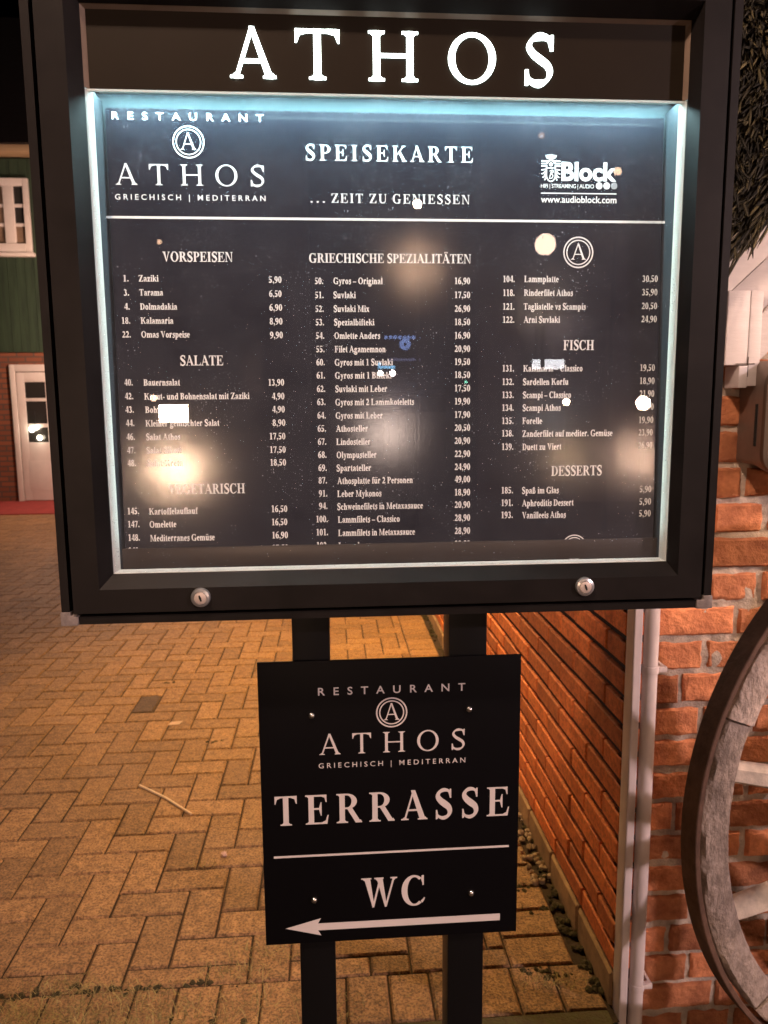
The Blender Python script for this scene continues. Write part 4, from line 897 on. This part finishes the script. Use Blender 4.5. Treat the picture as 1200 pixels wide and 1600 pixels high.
while x < -1.0: b.box((x,HYY-.035+(.006 if int(x*10)%2 else 0),2.163),(x+.118,HYY-.002,4.80)); x += .122
b.box((-9,HYY+.001,2.163),(-1.0,HYY+6,4.8)); b.build('green_boards', M['green'], hs)
b = MB(); b.box((-9.3,HYY-.32,4.80),(-.8,HYY-.20,4.90)); b.box((-9.3,HYY-.20,4.82),(-.8,HYY,4.86)); b.build('gutter', M['h_wood'], hs, bevel=.02)
b = MB(); b.prism([(-9.3,HYY-.35,4.905),(-9.3,HYY+3,8.0),(-9.3,HYY+6.3,4.905)], (8.5,0,0)); b.build('roof', M['h_roof'], hs)
wz0, wz1 = on_y(30,397,HYY).z, on_y(30,281,HYY).z; wx1 = on_y(50,340,HYY).x
b = MB()
def fr(x0, x1, z0, z1, d=.07): b.box((x0,HYY-d,z0),(x1,HYY-.037,z1))
P_ = [(25.5,41)]
xr = on_y(41.5,340,HYY).x; xl = on_y(26,340,HYY).x; xm = on_y(10,340,HYY).x; W0 = xm - (xr-xl)
fr(xr, wx1, wz0, wz1, .09); fr(W0-.30, xr, wz1-.10, wz1, .09); fr(W0-.30, xr, wz0, wz0+.125, .10); fr(xm, xl, wz0+.125, wz1-.10, .085); fr(W0-.30, W0, wz0+.125, wz1-.10, .085)
ph_ = (wz1-.10-wz0-.125)
for i in (1,2):
    zz = wz0+.125+ph_*i/3; fr(xl, xr, zz-.022, zz+.022, .06); fr(W0, xm, zz-.022, zz+.022, .06)
b.box((W0-.32,HYY-.13,wz0-.05),(wx1+.03,HYY-.037,wz0)); win = b.build('window', M['h_white'], hs, bevel=.006)
for a_, c_ in ((xl,xr),(W0,xm)):
    for i in range(3):
        b = MB(); z0 = wz0+.125+ph_*i/3; b.box((a_,HYY-.045,z0),(c_,HYY-.036,z0+ph_/3)); b.build('pane', M['h_curtain'] if (i == 0 or a_ == W0) else M['h_pane'], win)
dx0 = on_y(15,560,HYY).x; lx0 = on_y(26,600,HYY).x; dz1 = on_y(20,570,HYY).z; px0 = on_y(42,640,HYY).x; px1 = on_y(74,640,HYY).x
b = MB(); b.box((dx0,HYY-.05,0),(lx0,HYY-.001,dz1)); b.box((lx0,HYY-.05,dz1-.10),(lx0+1.0,HYY-.001,dz1)); b.box((lx0+.9,HYY-.05,0),(lx0+1.0,HYY-.001,dz1-.1)); b.build('door_frame', M['h_white'], hs, bevel=.006)
pz = [on_y(55,yy,HYY).z for yy in (597,622,627,662,668,691)]
b = MB(); L0, L1 = lx0+.012, lx0+.888
b.box((L0,HYY-.03,.02),(px0,HYY-.002,dz1-.11)); b.box((px1,HYY-.03,.02),(L1,HYY-.002,dz1-.11)); b.box((px0,HYY-.03,.02),(px1,HYY-.002,pz[5])); b.box((px0,HYY-.03,pz[0]),(px1,HYY-.002,dz1-.11)); b.box((px0,HYY-.03,pz[2]),(px1,HYY-.002,pz[1])); b.box((px0,HYY-.03,pz[4]),(px1,HYY-.002,pz[3]))
b.box((px0-.02,HYY-.036,.16),(px1+.02,HYY-.031,.60)); door = b.build('door', M['h_white'], hs, bevel=.004)
for k in range(3):
    b = MB(); b.box((px0,HYY-.012,pz[2*k+1]),(px1,HYY-.006,pz[2*k])); b.build('pane', M['h_pane'], door)
M['door_glow'] = mat('pane_glint_glow', (.8,.8,.8), .4, emit=(1,.86,.66), es=14)
glints = thing('pane_glints', 'three small glowing balls standing in for lamp reflections in the house door panes', 'lantern', (on_y(52,670,HYY-.06).x,HYY-.06,on_y(52,670,HYY).z))  # glowing balls stand in for lamp reflections in the panes; no lantern hangs here
for (px, py), rr in zip(((50,671),(57,668),(62,684)), (.040,.032,.036)):
    c = on_y(px, py, HYY-.07); b = MB(); b.sphere(c, rr, 12, 8); b.build('bulb', M['door_glow'], glints, smooth=True)
c = on_y(55,660,HYY-.07); b = MB(); b.tube((c.x,c.y,c.z-.16),(c.x,c.y,c.z+.16),.008); b.build('bracket', M['gap'], glints)  # thin rod added to carry the glint balls
b = MB(); b.box((-9,9.98,-.02),(-1.0,HYY-.002,.012)); tag(b.build('red_mat', mat('red_matting',(.34,.045,.04),.9,var=.2,vscale=8)), 'long red matting on the ground before the house door', 'mat')
# ------------------------------------------------------------------ added lamps, all out of view
M['lamp_metal'] = mat('dark_green_lamp_metal', (.015,.018,.016), .4, .4)
def light(name, loc, w_, c, r, parent):
    l = bpy.data.lights.new(name, 'POINT'); l.energy = w_; l.color = c; l.shadow_soft_size = r
    o = bpy.data.objects.new(name, l); COL.objects.link(o); o.location = loc
    if parent: o.parent = parent; o.location = Vector(loc) - parent.location
    return o
def bulb_mat(nm, c, s): return mat(nm, (.0,.0,.0), .9, spec=0, emit=c, es=s, pick='FRONT' if s > 100 else 'NONE')
sl_ = thing('added_lamp', 'tall assumed lamp with curved arm added unseen over the paving behind the viewer', 'street lamp', (-2.2,-.9,0))  # assumed lamp, added to light the scene and cast the case's shadow
LP = Vector((-.60,-.30,3.46))
b = MB(); b.tube((-2.2,-.9,-.1),(-2.2,-.9,3.6),.055,.04,16); b.tube((-2.2,-.9,3.6),(-1.9,-.82,3.85),.03,.028,12); b.tube((-1.9,-.82,3.85),(LP.x-.1,LP.y-.03,3.85),.028,.022,12); b.build('pole', M['lamp_metal'], sl_, smooth=True)
b = MB(); b.lathe((LP.x,LP.y,LP.z+.12), (0,0,1), [(.20,0),(.19,.02),(.10,.14),(.04,.2),(.03,.32),(.0001,.33)], 24); b.build('lamp_shade', M['lamp_metal'], sl_, smooth=True)
b = MB(); b.sphere(LP, .06); b.build('bulb', bulb_mat('added_top_bulb', ADDED_TOP_C, 30), sl_, smooth=True)
light('added_top_light', LP - Vector((0,0,.02)), ADDED_TOP_W, ADDED_TOP_C, .07, sl_)
fill_lamp = thing('added_lamp', 'unseen fill lamp added on a straight-armed pole to the right of the viewer', 'street lamp', (5.6,-3.2,0))  # fill lamp added out of view to brighten surfaces facing the camera
LP2 = Vector((5.0,-3.0,3.2))
b = MB(); b.tube((5.6,-3.2,-.1),(5.6,-3.2,3.6),.055,.04,16); b.tube((5.6,-3.2,3.55),(LP2.x,LP2.y,3.55),.028,.022,12); b.build('pole', M['lamp_metal'], fill_lamp, smooth=True)
b = MB(); b.lathe((LP2.x,LP2.y,LP2.z+.12), (0,0,1), [(.20,0),(.19,.02),(.10,.14),(.04,.2),(.0001,.33)], 24); b.build('lamp_shade', M['lamp_metal'], fill_lamp, smooth=True)
b = MB(); b.sphere(LP2, .06); b.build('bulb', bulb_mat('fill_bulb', FILL_C, 30), fill_lamp, smooth=True)
light('fill_light', LP2 - Vector((0,0,.02)), FILL_W, FILL_C, .09, fill_lamp)
wl_ = thing('added_wall_lantern', 'assumed black wall lantern added on a raised bracket at the brick side wall, hidden behind the menu case', 'lantern', (.62,3.9,1.2))  # assumed lantern, added where the case hides it, to light paving and wall
WLP = Vector((.28,3.9,1.72))
b = MB(); b.box((.612,3.86,1.14),(.622,3.94,1.30)); b.tube((.617,3.9,1.24),(WLP.x,3.9,1.24),.010,n=8); b.tube((WLP.x,3.9,1.235),(WLP.x,3.9,WLP.z-.06),.010,n=8); b.build('bracket', M['lamp_metal'], wl_)
b = MB(); b.lathe(WLP, (0,0,1), [(.09,.05),(.085,.06),(.03,.11),(.0001,.12)], 16); b.build('lamp_shade', M['lamp_metal'], wl_)
b = MB(); b.sphere(WLP, .05); b.build('bulb', bulb_mat('added_wall_bulb', ADDED_WALL_C, 20), wl_, smooth=True)
wl_l = bpy.data.lights.new('added_wall_light', 'SPOT'); wl_l.energy = ADDED_WALL_W; wl_l.color = ADDED_WALL_C; wl_l.shadow_soft_size = .055; wl_l.spot_size = R(140); wl_l.spot_blend = .45
wl_o = bpy.data.objects.new('added_wall_light', wl_l); COL.objects.link(wl_o); wl_o.parent = wl_; wl_o.location = WLP - wl_.location; wl_o.rotation_euler = (0, R(-11), 0)
el = thing('added_front_lantern', 'assumed wall lantern added out of view on a bracket of the front brick wall beyond the wagon wheel', 'lantern', (1.75,1.55,1.9))  # assumed lantern, added out of view to brighten the upper wall and wheel
ELP = Vector((1.62,1.16,1.62))
b = MB(); b.box((1.70,1.535,1.55),(1.80,1.556,1.8)); b.tube((1.75,1.54,1.76),(ELP.x,ELP.y,1.80),.010,n=8); b.tube((ELP.x,ELP.y,1.80),(ELP.x,ELP.y,1.72),.008,n=8); b.build('bracket', M['lamp_metal'], el)
b = MB(); b.lathe(ELP, (0,0,1), [(.085,.05),(.08,.06),(.03,.10),(.0001,.11)], 16); b.build('lamp_shade', M['lamp_metal'], el)
b = MB(); b.sphere(ELP, .045); b.build('bulb', bulb_mat('added_front_bulb', ADDED_FRONT_C, 20), el, smooth=True)
light('added_front_light', ELP, ADDED_FRONT_W, ADDED_FRONT_C, .05, el)
pl_ = thing('added_house_lantern', 'assumed black lantern added on a bracket on the green boarded house front, hidden behind the menu case', 'lantern', (-2.4,11.36,3.3))  # assumed lantern, added behind the case to light the house front
b = MB(); b.box((-2.44,11.33,3.1),(-2.36,11.362,3.4)); b.tube((-2.4,11.34,3.2),(-2.4,9.7,3.0),.02,n=8); b.tube((-2.4,9.7,3.0),(-2.4,9.7,2.8),.012,n=8); b.build('bracket', M['lamp_metal'], pl_)
b = MB(); b.sphere((-2.4,9.7,2.72), .09); b.build('bulb', bulb_mat('added_house_bulb', ADDED_HOUSE_C, 25), pl_, smooth=True)
light('added_house_light', (-2.4,9.7,2.7), ADDED_HOUSE_W, ADDED_HOUSE_C, .09, pl_)
# ------------------------------------------------------------------ the street side the glass mirrors
shop = thing('shop_building', 'long dark shop building across the street, left of the passage where the car stands', 'building', (-4,-9,0))
M['shop'] = mat('dark_shop_wall',(.05,.035,.03),.9,var=.3,vscale=2)
b = MB(); b.box((-9,-12,-.05),(-.3,-9.0,7)); b.build('wall', M['shop'], shop)
for i in range(4): b = MB(); b.box((-8+i*2,-9.0,1.0),(-6.9+i*2,-8.96,2.6)); b.build('window', M['h_pane'], shop)
shop2 = thing('shop_building', 'second dark shop building right of the passage where the car stands', 'building', (6,-9,0))
b = MB(); b.box((2.1,-12,-.05),(9,-9.0,6)); b.build('wall', M['shop'], shop2)
for i in range(3): b = MB(); b.box((2.7+i*2,-9.0,1.0),(3.9+i*2,-8.96,2.6)); b.build('window', M['h_pane'], shop2)
GY = .8196
def mirror(px, py, t):            # the place seen mirrored in the glass at this pixel, t metres beyond it
    d = ray(px, py); q = d * (GY / d.y); r = Vector((d.x,-d.y,d.z)).normalized(); p = q + r*t; p.z += EYE; return p
def lamp_ball(name, label, cat, px, py, rpx, c, s, t=8.2, kit='pole'):
    p = mirror(px, py, t); r = rpx/FPX*(t+.9)
    o = thing(name, label, cat, (p.x,p.y,0))
    b = MB(); b.sphere(p, r, 16, 9); b.build('globe', bulb_mat(name+'_glow', c, s), o, smooth=True)
    b = MB(); b.tube((p.x,p.y-.02-r*0,-.05),(p.x,p.y,p.z-r*.95),.03,.02,10); b.build('pole', M['lamp_metal'], o)
    return o
lamp_ball('globe_lamp', 'large round globe lamp on a post, mirrored pale in the glass', 'street lamp', 852, 382, 15, (1,.72,.52), 24)
lamp_ball('post_lamp', 'small bright round lamp on a tall post, mirrored near the motto', 'street lamp', 652, 319, 6.0, (1,.58,.36), 760)
lamp_ball('post_lamp', 'small dim orange lamp mirrored beside the sponsor logo', 'street lamp', 965, 268, 5.5, (1,.62,.38), 20)
lamp_ball('bollard_lamp', 'low bright warm bollard lamp mirrored at the right edge of the menu', 'bollard lamp', 1005, 630, 10, (1,.60,.42), 400)
lamp_ball('bollard_lamp', 'low small yellow bollard lamp mirrored beside the fish prices', 'bollard lamp', 885, 628, 5, (1,.62,.36), 560)
lamp_ball('traffic_light', 'tiny green light on a thin post across the street', 'traffic light', 728, 597, 2.2, (.3,1,.75), 14)
lamp_ball('post_lamp', 'faint orange lamp high on a post, mirrored above the sponsor logo', 'street lamp', 846, 212, 4, (1,.55,.32), 5, t=8.9)
lamp_ball('post_lamp', 'faint orange lamp on a post, mirrored above the starters heading', 'street lamp', 249, 378, 3.5, (1,.6,.36), 14, t=8.9)
def lit_box(name, label, cat, px, py, wpx, hpx, c, s, t=8.2):
    p = mirror(px, py, t); k = (t+.9)/FPX; o = thing(name, label, cat, (p.x,p.y,0))
    b = MB(); b.box((p.x-wpx*k/2,p.y-.02,p.z-hpx*k/2),(p.x+wpx*k/2,p.y,p.z+hpx*k/2)); b.build('lit_face', bulb_mat(name+'_glow', c, s), o)
    b = MB(); b.box((p.x-wpx*k/2-.02,p.y-.12,p.z-hpx*k/2-.02),(p.x+wpx*k/2+.02,p.y-.022,p.z+hpx*k/2+.02)); b.box((p.x-.03,p.y-.10,-.05),(p.x+.03,p.y-.04,p.z-hpx*k/2)); b.build('casing', M['lamp_metal'], o)
    return o
lit_box('light_box', 'bright warm square light box on a post, mirrored over the salad list', 'light box', 271, 646, 42, 25, (1,.62,.40), 400)
lit_box('light_box', 'narrow white light box on a post, mirrored under the fish heading', 'light box', 857, 569, 48, 14, (.95,.95,1), 14)
lit_box('light_box', 'short cyan light box low beside the street, mirrored amid the menu', 'light box', 604, 571, 26, 9, (.25,.62,1), 12)
lamp_ball('lantern', 'small warm lantern just above the square light box', 'lantern', 240, 622, 5, (1,.72,.48), 30)
# illuminated blue sign: row of round letters, ring, lower line
p = mirror(630, 540, 8.2); k = 9.1/FPX
bs = thing('blue_sign', 'blue illuminated sign with a ring and a row of dots across the street', 'sign', (p.x,p.y,0))
b = MB(); b.box((p.x-34*k,p.y-.1,p.z-30*k),(p.x+34*k,p.y-.01,p.z+22*k)); b.box((p.x-.05,p.y-.08,-.05),(p.x+.05,p.y-.02,p.z-30*k)); b.build('board', M['black'], bs)
gm_ = bulb_mat('blue_sign_glow', (.30,.45,1), 6)
b = MB()
for i in range(8):
    q = mirror(603+i*7.2, 527, 8.2); b.lathe((q.x,p.y,q.z), (0,1,0), [(.0001,.004),(2.9*k,.004),(2.9*k,-.008)], 14)
q = mirror(633, 538, 8.2); b.lathe((q.x,p.y,q.z), (0,1,0), [(2.6*k,.004),(8.5*k,.004),(8.5*k,-.008)], 24)
b.build('lit_dots', gm_, bs)
b = MB(); q = mirror(632, 562, 8.2); b.box((q.x-24*k,p.y-.006,q.z-1.8*k),(q.x+24*k,p.y+.004,q.z+1.8*k)); b.build('lit_line', bulb_mat('blue_line_glow',(.4,.42,.8),2.2), bs)
# parked car with its headlights on, facing the case
c0 = mirror(604, 583, 8.2)
car = thing('parked_car', 'dark parked car with both headlights on, mirrored in the glass', 'car', (c0.x,c0.y-2,0))
# the headlight pair is close together in the mirror: the car stands far off, so it is built further down the street
t = 38.0
A_ = mirror(594.5, 583, t); B_ = mirror(613.5, 583, t); mid = (A_+B_)/2; half = (A_-B_).length/2; gz = mid.z - .68
car.location = (mid.x, mid.y, gz)
X0, X1 = mid.x-half-.22, mid.x+half+.22
b = MB(); prof = [(0,.30),(0,.78),(-.15,.92),(-1.3,1.0),(-2.1,1.45),(-3.6,1.45),(-4.3,1.0),(-4.4,.35)]
b.prism([(X0,mid.y+y_,gz+z_) for y_, z_ in prof], (X1-X0,0,0)); b.build('body', mat('dark_car_paint',(.02,.02,.025),.3,.3,.5,coat=.6), car, bevel=.05)
for sx in (X0-.02, X1-.20):
    for yy in (-.85,-3.5):
        b = MB(); b.lathe((sx,mid.y+yy,gz+.32), (1,0,0), [(.0001,0),(.32,0),(.33,.03),(.33,.19),(.32,.22),(.0001,.22)], 24); b.build('wheel', M['gap'], car, smooth=True)
hm = bulb_mat('headlight_glow', (1,.72,.60), 1500)
for q in (A_, B_):
    b = MB(); b.lathe((q.x,q.y+.012,q.z), (0,1,0), [(.0001,.03),(.10,.025),(.13,0),(.13,-.05)], 20); b.build('headlight', hm, car, smooth=True)
rdm = MB(); rdm.box((mid.x-4,mid.y-8,gz-.3),(mid.x+4,mid.y+8,gz-.002)); tag(rdm.build('road', mat('asphalt',(.05,.05,.05),.9)), kind='structure')

GROUPS = {'post_lamp': 'post lamps across the street', 'bollard_lamp': 'bollard lamps across the street', 'light_box': 'light boxes across the street', 'added_lamp': 'added lamps around the viewer', 'shop_building': 'shop buildings across the street'}
for o in SC.objects:
    k = o.name.split('.')[0]
    if o.parent is None and k in GROUPS: o['group'] = GROUPS[k]
